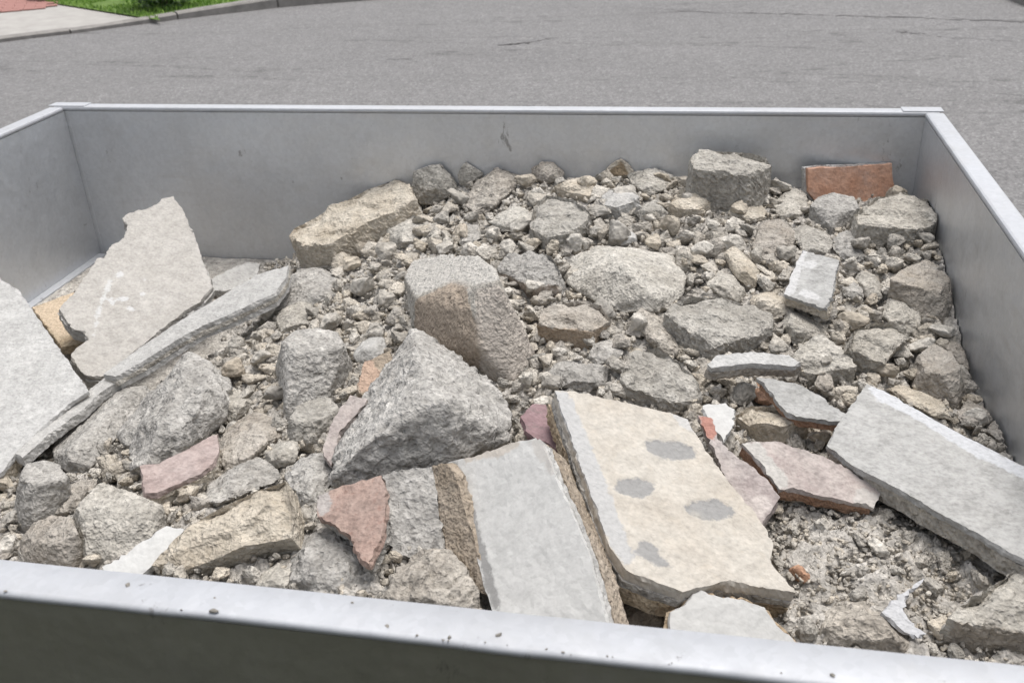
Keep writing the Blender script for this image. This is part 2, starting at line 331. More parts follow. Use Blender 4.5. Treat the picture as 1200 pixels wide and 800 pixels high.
def offset_path(pts, d):
    pts = np.array(pts, float); t = np.gradient(pts, axis=0); t /= np.linalg.norm(t, axis=1)[:, None]
    return pts + np.stack([-t[:, 1], t[:, 0]], 1) * d
def catmull(pts, n):
    pts = np.array(pts, float); P = np.vstack([2 * pts[0] - pts[1], pts, 2 * pts[-1] - pts[-2]]); out = []
    for i in range(1, len(P) - 2):
        for k in range(n):
            t = k / n; a, b, c, d = P[i - 1], P[i], P[i + 1], P[i + 2]
            out.append(0.5 * (2 * b + (c - a) * t + (2 * a - 5 * b + 4 * c - d) * t * t + (3 * b - a - 3 * c + d) * t ** 3))
    out.append(pts[-1]); return np.array(out)
def kerb(path, heights, name, seg_len=0.9, side=1):
    """row of kerb stones along a path; each stone is a child"""
    root = empty(name, (path[0][0], path[0][1], 0)); tag(root, kind='structure')
    s = np.concatenate([[0], np.cumsum(np.linalg.norm(np.diff(path, axis=0), axis=1))])
    k = int(s[-1] / seg_len)
    for i in range(k):
        ss = np.linspace(i * seg_len + 0.006, (i + 1) * seg_len - 0.006, 4)
        p = np.stack([np.interp(ss, s, path[:, 0]), np.interp(ss, s, path[:, 1])], 1)
        h = np.interp(ss, s, heights) + random.uniform(-0.004, 0.004)
        q = offset_path(p, 0.13 * side); r = offset_path(p, 0.02 * side)
        v, f = [], []
        for j in range(4):
            v += [(*p[j], -0.02), (*p[j], h[j] * 0.8), (*r[j], h[j]), (*q[j], h[j]), (*q[j], -0.02)]
        for j in range(3):
            for e in range(4):
                a = j * 5 + e; f.append((a, a + 1, a + 6, a + 5) if side < 0 else (a, a + 5, a + 6, a + 1))
        f += [(0, 1, 2, 3, 4), (19, 18, 17, 16, 15)]
        v = np.array(v) - [path[0][0], path[0][1], 0]
        mm_ = mesh_np('kerb_stone', v, f); link('kerb_stone', mm_, M['kerb'], root)
    return root
kp_px = [(0, 50), (60, 43), (120, 35), (180, 27), (230, 20.5), (290, 13.5), (350, 7), (450, -1)]
kw = at_z([p[0] for p in kp_px], [p[1] for p in kp_px], 0.0)[:, :2]
kpath = catmull(np.vstack([[-10.5, 2.6], [-7.6, 5.3], kw, [-1.6, 9.75], [1.0, 10.6], [6, 11.8], [14, 13]]), 8)
hx = np.interp(kpath[:, 0], [-6, -5.0, -4.3, -3.6], [0.03, 0.035, 0.07, 0.11])
kerb(kpath, hx, 'kerb')
# pavement apron, red paving and lawn behind the kerb
inner = offset_path(kpath, 0.135)
def sheet(name, poly, z, mat, **kw_):
    me = mesh_np(name, [(p[0], p[1], z) for p in poly], [tuple(range(len(poly)))]); o = link(name, me, mat); tag(o, **kw_); return o
gsplit = at_z(np.array([188.]), np.array([24.]), 0.04)[0][:2]
g2 = at_z(np.array([92.]), np.array([8.5]), 0.04)[0][:2]
gdir = (g2 - gsplit) / np.linalg.norm(g2 - gsplit)
i0 = int(np.argmin(np.linalg.norm(inner - gsplit, axis=1)))
left_in = inner[:i0 + 1]
far = g2 + gdir * 6
ap = [tuple(p) for p in left_in] + [tuple(gsplit), tuple(g2), tuple(far), (-18, 14), (-18, 2.6)]
sheet('pavement', ap, 0.028, M['pavement'], kind='structure')
lawn_poly = [tuple(gsplit)] + [tuple(p) for p in inner[i0 + 1:]] + [(14, 30), (-12, 30), tuple(far), tuple(g2)]
M['turf'] = plain_mat('turf_base', (0.07, 0.12, 0.025), (0.13, 0.20, 0.045), 14)
sheet('lawn_soil', lawn_poly, 0.040, M['turf'], kind='structure')
# red paving: pavers laid in running bond, pieces of the path
pr = at_z(np.array([0., 66., 0.]), np.array([15.5, 9.5, -8.]), 0.03)
root = empty('red_paving', (pr[0][0], pr[0][1], 0.03)); tag(root, kind='structure')
bmv = bmesh.new(); box(bmv, (-0.098, -0.048, 0.0), (0.098, 0.048, 0.012), 0.004, 1); pav = bm_mesh(bmv, 'paver'); pav.materials.append(M['paver'])
ax = (pr[1] - pr[0])[:2]; ax /= np.linalg.norm(ax); ay = np.array([-ax[1], ax[0]]); ang = math.atan2(ax[1], ax[0])
LP = np.linalg.norm((pr[1] - pr[0])[:2])
for r in range(16):
    for c_ in range(int(LP / 0.2) + 3):
        u, vv = c_ * 0.2 - 0.5 + (0.1 if r % 2 else 0), 0.05 + r * 0.1
        if u > LP - 0.02: continue
        P = ax * u + ay * vv
        o = bpy.data.objects.new('paver', pav); COL.objects.link(o); o.parent = root
        o.location = (P[0], P[1], random.uniform(0.0, 0.003)); o.rotation_euler.z = ang
# right hand verge
kr = catmull([(2.05, 11.5), (2.22, 9.4), (2.30, 8.58), (2.345, 8.25), (2.48, 7.7), (3.0, 7.0), (4.5, 6.2), (8, 5.6)], 8)
kerb(kr, np.full(len(kr), 0.10), 'kerb', side=1)
rin = offset_path(kr, 0.135)
sheet('verge_soil', [tuple(p) for p in rin] + [(12, 5.6), (12, 11.5)], 0.06, M['soil'], kind='structure')

def blades(name, pts, z, hmin, hmax, w, mat, nbl=1, lean=0.5):
    v, f, sh = [], [], []
    for (x, y) in pts:
        h = random.uniform(hmin, hmax); a = random.uniform(0, 2 * math.pi); l = random.uniform(0, lean) * h
        dx, dy = math.cos(a) * w / 2, math.sin(a) * w / 2; b = random.uniform(0, 2 * math.pi); i = len(v)
        v += [(x - dx, y - dy, z), (x + dx, y + dy, z), (x + dx * .6 + math.cos(b) * l * .4, y + dy * .6 + math.sin(b) * l * .4, z + h * .6), (x + math.cos(b) * l, y + math.sin(b) * l, z + h)]
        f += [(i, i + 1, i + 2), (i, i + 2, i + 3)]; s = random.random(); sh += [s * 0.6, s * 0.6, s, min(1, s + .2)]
    me = mesh_np(name, v, f); at = me.attributes.new('shade', 'FLOAT', 'POINT'); at.data.foreach_set('value', sh)
    return link(name, me, mat)
pts = []
lp = lawn_poly
while len(pts) < 26000:
    q = RNG.uniform([-6.6, 7.4], [0.5, 12.5], (4000, 2)); k = inside(q[:, 0], q[:, 1], lp); px_, py_, zz = to_px(np.c_[q, np.full(len(q), .05)])
    k &= (px_ > -80) & (py_ > -60); nz = pnoise(np.c_[q * 2.0, np.zeros(len(q))]); k &= nz > -0.42
    pts += [tuple(p) for p in q[k]]
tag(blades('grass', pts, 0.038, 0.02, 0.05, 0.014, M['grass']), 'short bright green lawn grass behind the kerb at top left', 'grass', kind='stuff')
def bush(loc, rad, hgt, n, label):
    root = empty('bush', loc); tag(root, label, 'bush')
    v, f, sh = [], [], []
    for k in range(n):
        th = random.uniform(0, 2 * math.pi); rr = rad * math.sqrt(random.random()); h = random.uniform(0.03, 1) ** 0.8 * hgt
        rr *= (0.55 + 0.6 * math.sin(min(1, h / hgt + .15) * math.pi * .8)); x, y = rr * math.cos(th), rr * math.sin(th)
        L_ = random.uniform(.05, .11); el = random.uniform(-.3, 1.1); a2 = th + random.uniform(-.7, .7)
        d = Vector((math.cos(a2) * math.cos(el), math.sin(a2) * math.cos(el), math.sin(el))); s = d.cross(Vector((0, 0, 1))).normalized() * L_ * .2
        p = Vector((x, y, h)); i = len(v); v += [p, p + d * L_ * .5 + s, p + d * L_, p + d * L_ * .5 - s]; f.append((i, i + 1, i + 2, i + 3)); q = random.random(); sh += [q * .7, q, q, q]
    me = mesh_np('foliage', v, f); at = me.attributes.new('shade', 'FLOAT', 'POINT'); at.data.foreach_set('value', sh); link('foliage', me, M['leaf'], root)
    for k in range(7):
        a = k * .9; bm = bmesh.new(); bmesh.ops.create_cone(bm, segments=6, radius1=.009, radius2=.004, depth=hgt * .8, cap_ends=True)
        sm = bm_mesh(bm, 'stem'); o = link('stem', sm, M['bark'], root, (math.cos(a) * rad * .25, math.sin(a) * rad * .25, hgt * .38)); o.rotation_euler = (math.sin(a) * -.25, math.cos(a) * .25, 0)
bl = at_z(np.array([193.]), np.array([9.]), 0.04)[0]
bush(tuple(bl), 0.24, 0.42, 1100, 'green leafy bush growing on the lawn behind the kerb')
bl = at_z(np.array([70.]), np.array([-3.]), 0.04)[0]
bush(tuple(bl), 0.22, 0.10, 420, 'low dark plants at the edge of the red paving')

# added out of view: grass strip and leafy screen darkening the trailer's near side
sheet('added_near_verge', [(-6, -6), (5, -6), (5, 0.30), (-6, 0.30)], 0.006, M['soil'], kind='structure')  # unseen soil added so the front wall reflects dark ground
nv = RNG.uniform([-2.6, -1.2], [1.8, 0.30], (3500, 2))
tag(blades('grass', [tuple(p) for p in nv], 0.006, 0.03, 0.08, 0.008, M['grass']), 'unseen verge grass added to darken the reflection on the near side', 'grass', kind='stuff')
hd = empty('sky_blocker', (-0.4, -1.3, 0)); tag(hd, 'unseen leafy screen added to block sky light from the near side', 'sky_blocker')  # unseen, added to block sky light behind the camera
hv, hf, hsd = [], [], []
for k in range(16000):
    face = random.random(); x = random.uniform(-2.9, 2.9); y = .35 + random.gauss(0, .04) if face < .6 else random.uniform(-.35, .35); z_ = random.uniform(.03, 1.15) if face < .6 else 1.15 + random.gauss(0, .03)
    L_ = random.uniform(.04, .075); a = random.uniform(0, 6.28); el = random.uniform(-.6, 1.0)
    d = Vector((math.cos(a) * math.cos(el), math.sin(a) * math.cos(el), math.sin(el))); s = d.cross(Vector((.1, .2, 1))).normalized() * L_ * .33
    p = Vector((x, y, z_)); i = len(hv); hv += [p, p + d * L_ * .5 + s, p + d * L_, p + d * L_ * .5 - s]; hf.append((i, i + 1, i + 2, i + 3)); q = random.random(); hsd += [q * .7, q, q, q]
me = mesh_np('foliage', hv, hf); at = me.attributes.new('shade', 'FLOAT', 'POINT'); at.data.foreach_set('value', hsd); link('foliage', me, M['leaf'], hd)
bm = bmesh.new(); box(bm, (-2.85, -.3, .02), (2.85, .28, 1.11), .05); link('blocker_core', bm_mesh(bm, 'blocker_core'), M['bark'], hd)

# ------------------------------------------------------------------ trailer
tr = empty('trailer', ((X0 + X1) / 2, (Y0 + Y1) / 2, 0)); tag(tr, 'open galvanised steel trailer box filled with building rubble', 'trailer')
tro = np.array([(X0 + X1) / 2, (Y0 + Y1) / 2, 0])
def tpart(name, lo, hi, mat, bevel=0.0, parent=None, seg=2):
    bm = bmesh.new(); lo = np.array(lo) - tro; hi = np.array(hi) - tro; box(bm, lo, hi, bevel, seg)
    return link(name, bm_mesh(bm, name), M[mat], parent or tr)
WF, WB, WS = 0.037, 0.030, 0.033                 # wall depths front, back, sides
RT = 0.010                                       # thickness of the folded rail
# sheets stop short of each other: the dark corner seams of the photo
tpart('wall_panel', (X0 - 0.02, Y1, ZF - 0.06), (X1 + 0.02, Y1 + WB - 0.004, ZR - RT), 'galv', 0.0)
tpart('wall_panel', (X0 - WS + 0.004, Y0 + 0.003, ZF - 0.06), (X0, Y1 - 0.0012, ZR - RT), 'galv', 0.0)
tpart('wall_panel', (X1, Y0 + 0.003, ZF - 0.06), (X1 + WS - 0.004, Y1 - 0.0012, ZR - RT), 'galv', 0.0)
tpart('wall_panel', (X0 - 0.02, Y0 - WF + 0.004, ZF - 0.06), (X1 + 0.02, Y0, ZR - RT), 'galv', 0.0)
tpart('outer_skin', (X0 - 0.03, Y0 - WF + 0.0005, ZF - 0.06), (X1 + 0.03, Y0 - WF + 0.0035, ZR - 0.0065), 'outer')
tpart('top_rail', (X0 - WS + 0.006, Y1 - 0.001, ZR - RT), (X1 + WS - 0.006, Y1 + WB, ZR), 'rail', 0.004)
tpart('top_rail', (X0 - WS, Y0 + 0.002, ZR - RT), (X0 + 0.001, Y1 - 0.003, ZR), 'rail', 0.004)
tpart('top_rail', (X1 - 0.001, Y0 + 0.002, ZR - RT), (X1 + WS, Y1 - 0.003, ZR), 'rail', 0.004)
# front rail: long, slightly dented by hand
bm = bmesh.new(); xs = np.linspace(X0 - WS, X1 + WS, 90); prev = None
prof = [(0.001, -RT), (0.001, -0.003), (-0.002, 0.0), (-WF + 0.004, 0.0), (-WF + 0.001, -0.0010), (-WF, -0.003), (-WF, -0.006), (-WF + 0.003, -0.006)]
wob = pnoise(np.c_[xs * 5, np.zeros((90, 2))]) * 0.0012 + pnoise(np.c_[xs * 22, np.ones((90, 2))]) * 0.0005
for i, x in enumerate(xs):
    ring = [bm.verts.new(Vector((x, Y0 + a + (wob[i] if k > 3 else 0), ZR + b + wob[i] * .4)) - Vector(tro)) for k, (a, b) in enumerate(prof)]
    if prev:
        for k in range(len(prof) - 1): bm.faces.new((prev[k], prev[k + 1], ring[k + 1], ring[k]))
    prev = ring
bmesh.ops.recalc_face_normals(bm, faces=bm.faces)
link('top_rail', bm_mesh(bm, 'top_rail', True), M['rail'], tr)
# corner lap plates
lp_ = at_z(np.array([63., 103., 1055., 1103.]), np.array([122., 123., 126., 127.]), ZR)
tpart('corner_plate', (lp_[0][0], Y1 + 0.002, ZR), (lp_[1][0], Y1 + WB + 0.002, ZR + 0.0016), 'rail', 0.0006)
tpart('corner_plate', (lp_[2][0], Y1 + 0.002, ZR), (lp_[3][0], Y1 + WB + 0.002, ZR + 0.0016), 'rail', 0.0006)
for x in (X0 - 0.004, X1 + 0.004):
    tpart('corner_post', (x - 0.012, Y1 - 0.0005 - 0.0, ZF - 0.06), (x + 0.012, Y1 + 0.012, ZR - RT - 0.001), 'galv')
    tpart('corner_post', (x - 0.012, Y0 - 0.012, ZF - 0.06), (x + 0.012, Y0 - 0.001, ZR - RT - 0.001), 'galv')
tpart('bed', (X0 - 0.001, Y0 - 0.001, ZF - 0.03), (X1 + 0.001, Y1 + 0.001, ZF), 'galv')
tpart('floor_lip', (X0, Y0 + 0.01, ZF), (X0 + 0.022, Y1 - 0.01, ZF + 0.006), 'rail', 0.002)
# running gear below the bed
for y in (Y0 + 0.25, Y1 - 0.25): tpart('chassis_beam', (X0, y - 0.03, ZF - 0.12), (X1, y + 0.03, ZF - 0.062), 'steel_dark', 0.004)
tpart('drawbar', (X1 - 0.4, (Y0 + Y1) / 2 - 0.035, ZF - 0.14), (X1 + 0.95, (Y0 + Y1) / 2 + 0.035, ZF - 0.064), 'steel_dark', 0.006)
tpart('axle', (-0.53, Y0 - 0.12, 0.27), (-0.47, Y1 + 0.12, 0.33), 'steel_dark', 0.01)
for y, s in ((Y0 - 0.16, -1), (Y1 + 0.17, 1)):
    bm = bmesh.new()
    for r, w in ((0.20, 0.05), (0.27, 0.075), (0.295, 0.06), (0.30, 0.04)):
        bmesh.ops.create_cone(bm, segments=40, radius1=r, radius2=r, depth=w * 2, cap_ends=True, matrix=Matrix.Rotation(math.pi / 2, 4, 'X'))
    w = link('wheel', bm_mesh(bm, 'wheel'), M['rubber'], tr, (-0.5 - tro[0], y - tro[1], 0.30))
    bm = bmesh.new(); bmesh.ops.create_cone(bm, segments=32, radius1=0.17, radius2=0.15, depth=0.164, cap_ends=True, matrix=Matrix.Rotation(math.pi / 2, 4, 'X'))
    link('rim', bm_mesh(bm, 'rim'), M['rail'], w)

# ------------------------------------------------------------------ the heap surface
HP = [(310, 306, .50), (200, 310, .50), (60, 345, .50), (150, 345, .505), (37, 357, .50), (0, 400, .50), (-200, 420, .50),
      (20, 480, .51), (110, 470, .53), (215, 418, .52), (185, 432, .51), (150, 450, .505), (120, 462, .51), (250, 395, .53), (290, 410, .60), (330, 345, .57), (330, 300, .53), (350, 320, .57),
      (0, 600, .55), (60, 600, .575), (130, 610, .60), (60, 665, .60), (220, 560, .605), (200, 650, .63), (300, 560, .625), (-200, 560, .53), (-200, 700, .56),
      (380, 430, .625), (420, 340, .625), (420, 290, .60), (480, 245, .63), (400, 300, .585), (520, 232, .665),
      (560, 212, .706), (542, 212, .695), (640, 203, .712), (730, 200, .72), (790, 212, .72), (860, 235, .715), (940, 240, .70),
      (1000, 250, .695), (1090, 285, .70), (1112, 330, .672), (1128, 400, .632), (1143, 450, .615), (1185, 520, .63),
      (500, 300, .665), (600, 290, .69), (700, 290, .70), (800, 290, .70), (900, 310, .695), (1000, 330, .68),
      (520, 400, .655), (650, 400, .68), (750, 400, .68), (850, 400, .67), (960, 420, .655), (1050, 420, .64),
      (600, 480, .66), (700, 460, .67), (820, 470, .655), (900, 480, .64), (500, 540, .65), (380, 560, .63), (440, 470, .64),
      (320, 660, .635), (400, 660, .645), (500, 690, .65), (600, 650, .63), (720, 690, .60), (800, 720, .60), (690, 590, .63),
      (900, 620, .63), (950, 700, .63), (1000, 620, .638), (1060, 700, .635), (1150, 650, .63), (1150, 740, .625), (1250, 600, .61), (1280, 760, .62), (600, 760, .61), (900, 780, .60), (1150, 800, .62), (300, 720, .62)]
hp = np.array(HP, float); HW = at_z(hp[:, 0], hp[:, 1], hp[:, 2])
def tps(r): return np.where(r > 0, r * r * np.log(r + 1e-9), 0)
_d = np.linalg.norm(HW[:, None, :2] - HW[None, :, :2], axis=2); _A = tps(_d) + np.eye(len(HW)) * 0.004
_B = np.c_[np.ones(len(HW)), HW[:, :2]]
_sol = np.linalg.solve(np.block([[_A, _B], [_B.T, np.zeros((3, 3))]]), np.r_[HW[:, 2], 0, 0, 0])
def heap_raw(x, y):
    x, y = np.asarray(x, float), np.asarray(y, float); out = np.empty(x.shape)
    fx, fy, fo = x.ravel(), y.ravel(), out.ravel()
    for s in range(0, fx.size, 20000):
        d = np.hypot(fx[s:s + 20000, None] - HW[None, :, 0], fy[s:s + 20000, None] - HW[None, :, 1])
        fo[s:s + 20000] = tps(d) @ _sol[:-3] + _sol[-3] + _sol[-2] * fx[s:s + 20000] + _sol[-1] * fy[s:s + 20000]
    return np.clip(fo.reshape(x.shape), ZF - 0.03, 0.74)
GX = np.linspace(X0, X1, 181); GY = np.linspace(Y0, Y1, 141)
HG = heap_raw(*np.meshgrid(GX, GY))
_hx, _hy = np.meshgrid(GX, GY)
for _p in ((150, 448), (180, 438), (210, 424), (238, 410), (262, 398)):          # hollow under the long slab
    _w = at_z(np.array([_p[0]]), np.array([_p[1]]), .52)[0]; HG -= .035 * np.exp(-((_hx - _w[0]) ** 2 + (_hy - _w[1]) ** 2) / (2 * .035 ** 2))
HG = np.maximum(HG, ZF - .01)
def heap(x, y):
    u = np.clip((np.asarray(x) - X0) / (X1 - X0) * 180, 0, 179.999); v = np.clip((np.asarray(y) - Y0) / (Y1 - Y0) * 140, 0, 139.999)
    i, j = u.astype(int), v.astype(int); a, b = u - i, v - j
    return HG[j, i] * (1 - a) * (1 - b) + HG[j, i + 1] * a * (1 - b) + HG[j + 1, i] * (1 - a) * b + HG[j + 1, i + 1] * a * b
_TS = np.arange(0.55, 2.6, 0.003)
def heap_d(px, py):
    """depth along the optical axis at which the view ray through a photo pixel meets the heap"""
    r = rays(np.atleast_1d(px), np.atleast_1d(py)); P = CAM + r[:, None, :] * _TS[None, :, None]
    ok = (P[..., 2] <= heap(P[..., 0], P[..., 1])) & (P[..., 1] > Y0) | (P[..., 1] > Y1) | (P[..., 2] < ZF)
    return _TS[np.argmax(ok, axis=1)]

# ------------------------------------------------------------------ chunk builders
TRACED = []                                      # photo outlines already occupied by a traced piece
PENDING = []
def smooth_np(v, edges, it, k=0.5):
    for _ in range(it):
        acc = np.zeros_like(v); cnt = np.zeros(len(v))
        np.add.at(acc, edges[:, 0], v[edges[:, 1]]); np.add.at(acc, edges[:, 1], v[edges[:, 0]])
        np.add.at(cnt, edges[:, 0], 1); np.add.at(cnt, edges[:, 1], 1)
        v = v * (1 - k) + k * acc / np.maximum(cnt, 1)[:, None]
    return v
def hull_mesh(pts):
    bm = bmesh.new()
    for p in pts: bm.verts.new(p)
    r = bmesh.ops.convex_hull(bm, input=bm.verts)
    bmesh.ops.delete(bm, geom=[v for v in bm.verts if not v.link_faces], context='VERTS')
    return bm_mesh(bm, 'hull')
def set_tint(me, P, patches, it=4):
    n = len(P); col = np.zeros((n, 4), np.float32)
    if patches:
        px, py, _ = to_px(P); rgb = np.zeros((n, 3)); al = np.zeros((n, 1))
        for poly, c in patches:
            k = inside(px, py, poly); rgb[k] = c; al[k] = 1.0
        e = np.empty(len(me.edges) * 2, np.int64); me.edges.foreach_get('vertices', e); e = e.reshape(-1, 2)
        pm = smooth_np(np.c_[rgb * al, al], e, it); col[:, :3] = pm[:, :3] / np.maximum(pm[:, 3:], 1e-4); col[:, 3] = pm[:, 3]
    at = me.attributes.new('tint', 'FLOAT_COLOR', 'POINT'); at.data.foreach_set('color', col.ravel())
def rock(name, mat, label, outline, ridge=(), thick=1.3, lift=0.0, rough=1.0, lump=1.0, patches=(), cat='chunk', group='larger pieces of the rubble heap', depth=1.0, relief=1.9, cuts=8, lean=0.25):
    """a broken chunk: photo outline laid on the heap, ridge points nearer than it, a back sunk into the heap"""
    TRACED.append(outline)
    o = np.array(outline, float); c = o.mean(0); A = poly_area(outline)
    d0 = float(heap_d(c[0], c[1])[0]); S = math.sqrt(A) / F_PX * d0 / 2
    ymin, ymax = o[:, 1].min(), o[:, 1].max(); vfrac = (ymax - o[:, 1]) / max(1, ymax - ymin)
    hd = heap_d(o[:, 0], o[:, 1])
    dd = np.minimum(d0 - 0.25 * S + depth * 1.7 * S * vfrac, hd - 0.003) - lift
    coef = np.linalg.lstsq(np.c_[o, np.ones(len(o))], dd, rcond=None)[0]
    P = [at_d(o[:, 0], o[:, 1], dd)]
    def bottom_at(x):
        """lowest outline crossing below a column of the photo, and the depth there"""
        best = None
        for i in range(len(o)):
            j = (i + 1) % len(o)
            if (o[i, 0] - x) * (o[j, 0] - x) <= 0 and o[i, 0] != o[j, 0]:
                s_ = (x - o[i, 0]) / (o[j, 0] - o[i, 0]); yy = o[i, 1] + s_ * (o[j, 1] - o[i, 1])
                if best is None or yy > best[0]: best = (yy, dd[i] + s_ * (dd[j] - dd[i]))
        return best
    for rp in ridge:
        t = rp[2] if len(rp) > 2 else -0.45
        flat = coef @ [rp[0], rp[1], 1]; bt = bottom_at(rp[0])
        dv = flat + t * S * relief
        if bt and t <= -0.15:                     # stand the front face up: the edge lies nearly above its foot
            foot = at_d(np.array([rp[0]]), np.array([bt[0]]), np.array([bt[1]]))[0]; r_ = rays(rp[0], rp[1]); hr = np.hypot(r_[0], r_[1])
            z_at = lambda D: CAM[2] + r_[2] * D
            D0_ = np.hypot(foot[0] - CAM[0], foot[1] - CAM[1]) / hr
            D_ = D0_ + lean * max(0, z_at(D0_) - foot[2]) / hr
            dv = flat + (D_ - flat) * min(1.0, abs(t) / .4)
            dv = max(dv, flat - 1.6 * S)
        P.append(at_d(np.array([rp[0]]), np.array([rp[1]]), np.array([dv])))
    if not ridge:
        for q in np.linspace(0, 2 * math.pi, 5, endpoint=False) + random.uniform(0, 1):
            e = c + np.array([math.cos(q), math.sin(q)]) * math.sqrt(A) * 0.24
            P.append(at_d(e[:1], e[1:], np.array([coef @ [*e, 1] - random.uniform(0.2, 0.42) * S * relief])))
    b = c + (o - c) * 0.78
    B = at_d(b[:, 0], b[:, 1], dd + thick * S); B[:, 2] -= 0.35 * S; P.append(B)
    P = np.vstack(P)
    P[:, 0] = np.clip(P[:, 0], X0 + .004, X1 - .004); P[:, 1] = np.clip(P[:, 1], Y0 + .004, Y1 - .004); P[:, 2] = np.maximum(P[:, 2], ZF + .002)
    org = P.mean(0); org[2] = P[:, 2].min()
    PENDING.append(dict(name=name, mat=mat, label=label, P=P - org, org=org, S=S, rough=rough, lump=lump, patches=patches, cat=cat, group=group, cuts=cuts))
def flush_rocks():
    tmp = bpy.data.collections.new('tmp'); COL.children.link(tmp); obs = []
    for q in PENDING:
        o = bpy.data.objects.new('hull', hull_mesh([tuple(p) for p in q['P']])); tmp.objects.link(o)
        md = o.modifiers.new('r', 'REMESH'); md.mode = 'VOXEL'; md.voxel_size = min(0.0042, max(0.0024, q['S'] * 0.055)); obs.append(o)
    dg = bpy.context.evaluated_depsgraph_get()
    for i, (q, o) in enumerate(zip(PENDING, obs)):
        me = bpy.data.meshes.new_from_object(o.evaluated_get(dg), preserve_all_data_layers=False, depsgraph=dg); me.name = q['name']
        n = len(me.vertices); v = np.empty(n * 3); me.vertices.foreach_get('co', v); v = v.reshape(-1, 3)
        e = np.empty(len(me.edges) * 2, np.int64); me.edges.foreach_get('vertices', e); e = e.reshape(-1, 2)
        v = smooth_np(v, e, 1); me.vertices.foreach_set('co', v.ravel()); me.update()
        nr = np.empty(n * 3); me.vertex_normals.foreach_get('vector', nr); nr = nr.reshape(-1, 3)
        S, R_, off = q['S'], q['rough'], 31.7 * (i + 1)
        w = v + off; warp = np.stack([pnoise(w / (S * .9) + 5), pnoise(w / (S * .9) + 55), pnoise(w / (S * .9) + 95)], 1) * S * .12
        v = v + nr * (S * 0.05 * q['lump'] * fbm((w + warp) / (S * 0.9), 2))[:, None]
        # fracture faces: big flat planes towards the open side, then small ones knock off corners
        c = v.mean(0)
        def cut(v, u_, lim): return v - np.outer(np.clip((v - c) @ u_ - lim, 0, None), u_)
        if q['cuts'] > 3:
            vw = CAM - q['org']; vw /= np.linalg.norm(vw); base_dirs = [(0, 0, 1), (-.75, -.75, .25), (.8, -.6, .25), tuple(vw), (.1, -.95, .2), (-.5, .2, .85), (.55, .1, .8)]
            for k, dn in enumerate(base_dirs):
                u_ = np.array(dn) + RNG.normal(size=3) * .24; u_ /= np.linalg.norm(u_); h = (v - c) @ u_
                lim = np.quantile(h, RNG.uniform(.86, .955)) if k != 3 else np.quantile(h, .95)
                lim = max(lim, h.max() - (.16 if k == 0 else .24) * S) + .0010 * q['rough'] * fbm(w / .03 + 7 * k, 3)
                v = cut(v, u_, lim)
        if q['cuts'] > 0:
            u = RNG.normal(size=(q['cuts'], 3)); u /= np.linalg.norm(u, axis=1)[:, None]
            for k in range(q['cuts']):
                h = (v - c) @ u[k]; v = cut(v, u[k], h.max() * RNG.uniform(.90, .985) + .0012 * q['rough'] * pnoise(w / .02 + k))
        me.vertices.foreach_set('co', v.ravel()); me.update(); me.vertex_normals.foreach_get('vector', nr_ := np.empty(n * 3)); nr = nr_.reshape(-1, 3)
        mask = np.clip(.55 + 1.1 * pnoise(w / (S * .7) + 200), .15, 1.3)
        d = R_ * mask * (.0019 * fbm(w / .024, 3, .6) + .0018 * fbm(w / .010 + 60, 2, .65) + max(0, R_ - 1.1) * .0022 * fbm(w / .012 + 90, 2, .7))
        d -= .0050 * R_ * np.clip(fbm(w / .019 + 40, 2) - .28, 0, .5)
        v = v + nr * d[:, None]
        v[:, 2] = np.maximum(v[:, 2], ZF + .001 - q['org'][2])
        v[:, 0] = np.clip(v[:, 0], X0 + .002 - q['org'][0], X1 - .002 - q['org'][0]); v[:, 1] = np.clip(v[:, 1], Y0 + .002 - q['org'][1], Y1 - .002 - q['org'][1])
        me.vertices.foreach_set('co', v.ravel()); set_tint(me, v + q['org'], q['patches'], 16)
        me.polygons.foreach_set('use_smooth', [True] * len(me.polygons)); me.update()
        ob = link(q['name'], me, M[q['mat']], None, tuple(q['org'])); tag(ob, q['label'], q['cat'], q['group'])
    for o in obs: bpy.data.objects.remove(o)
    bpy.data.collections.remove(tmp); PENDING.clear()

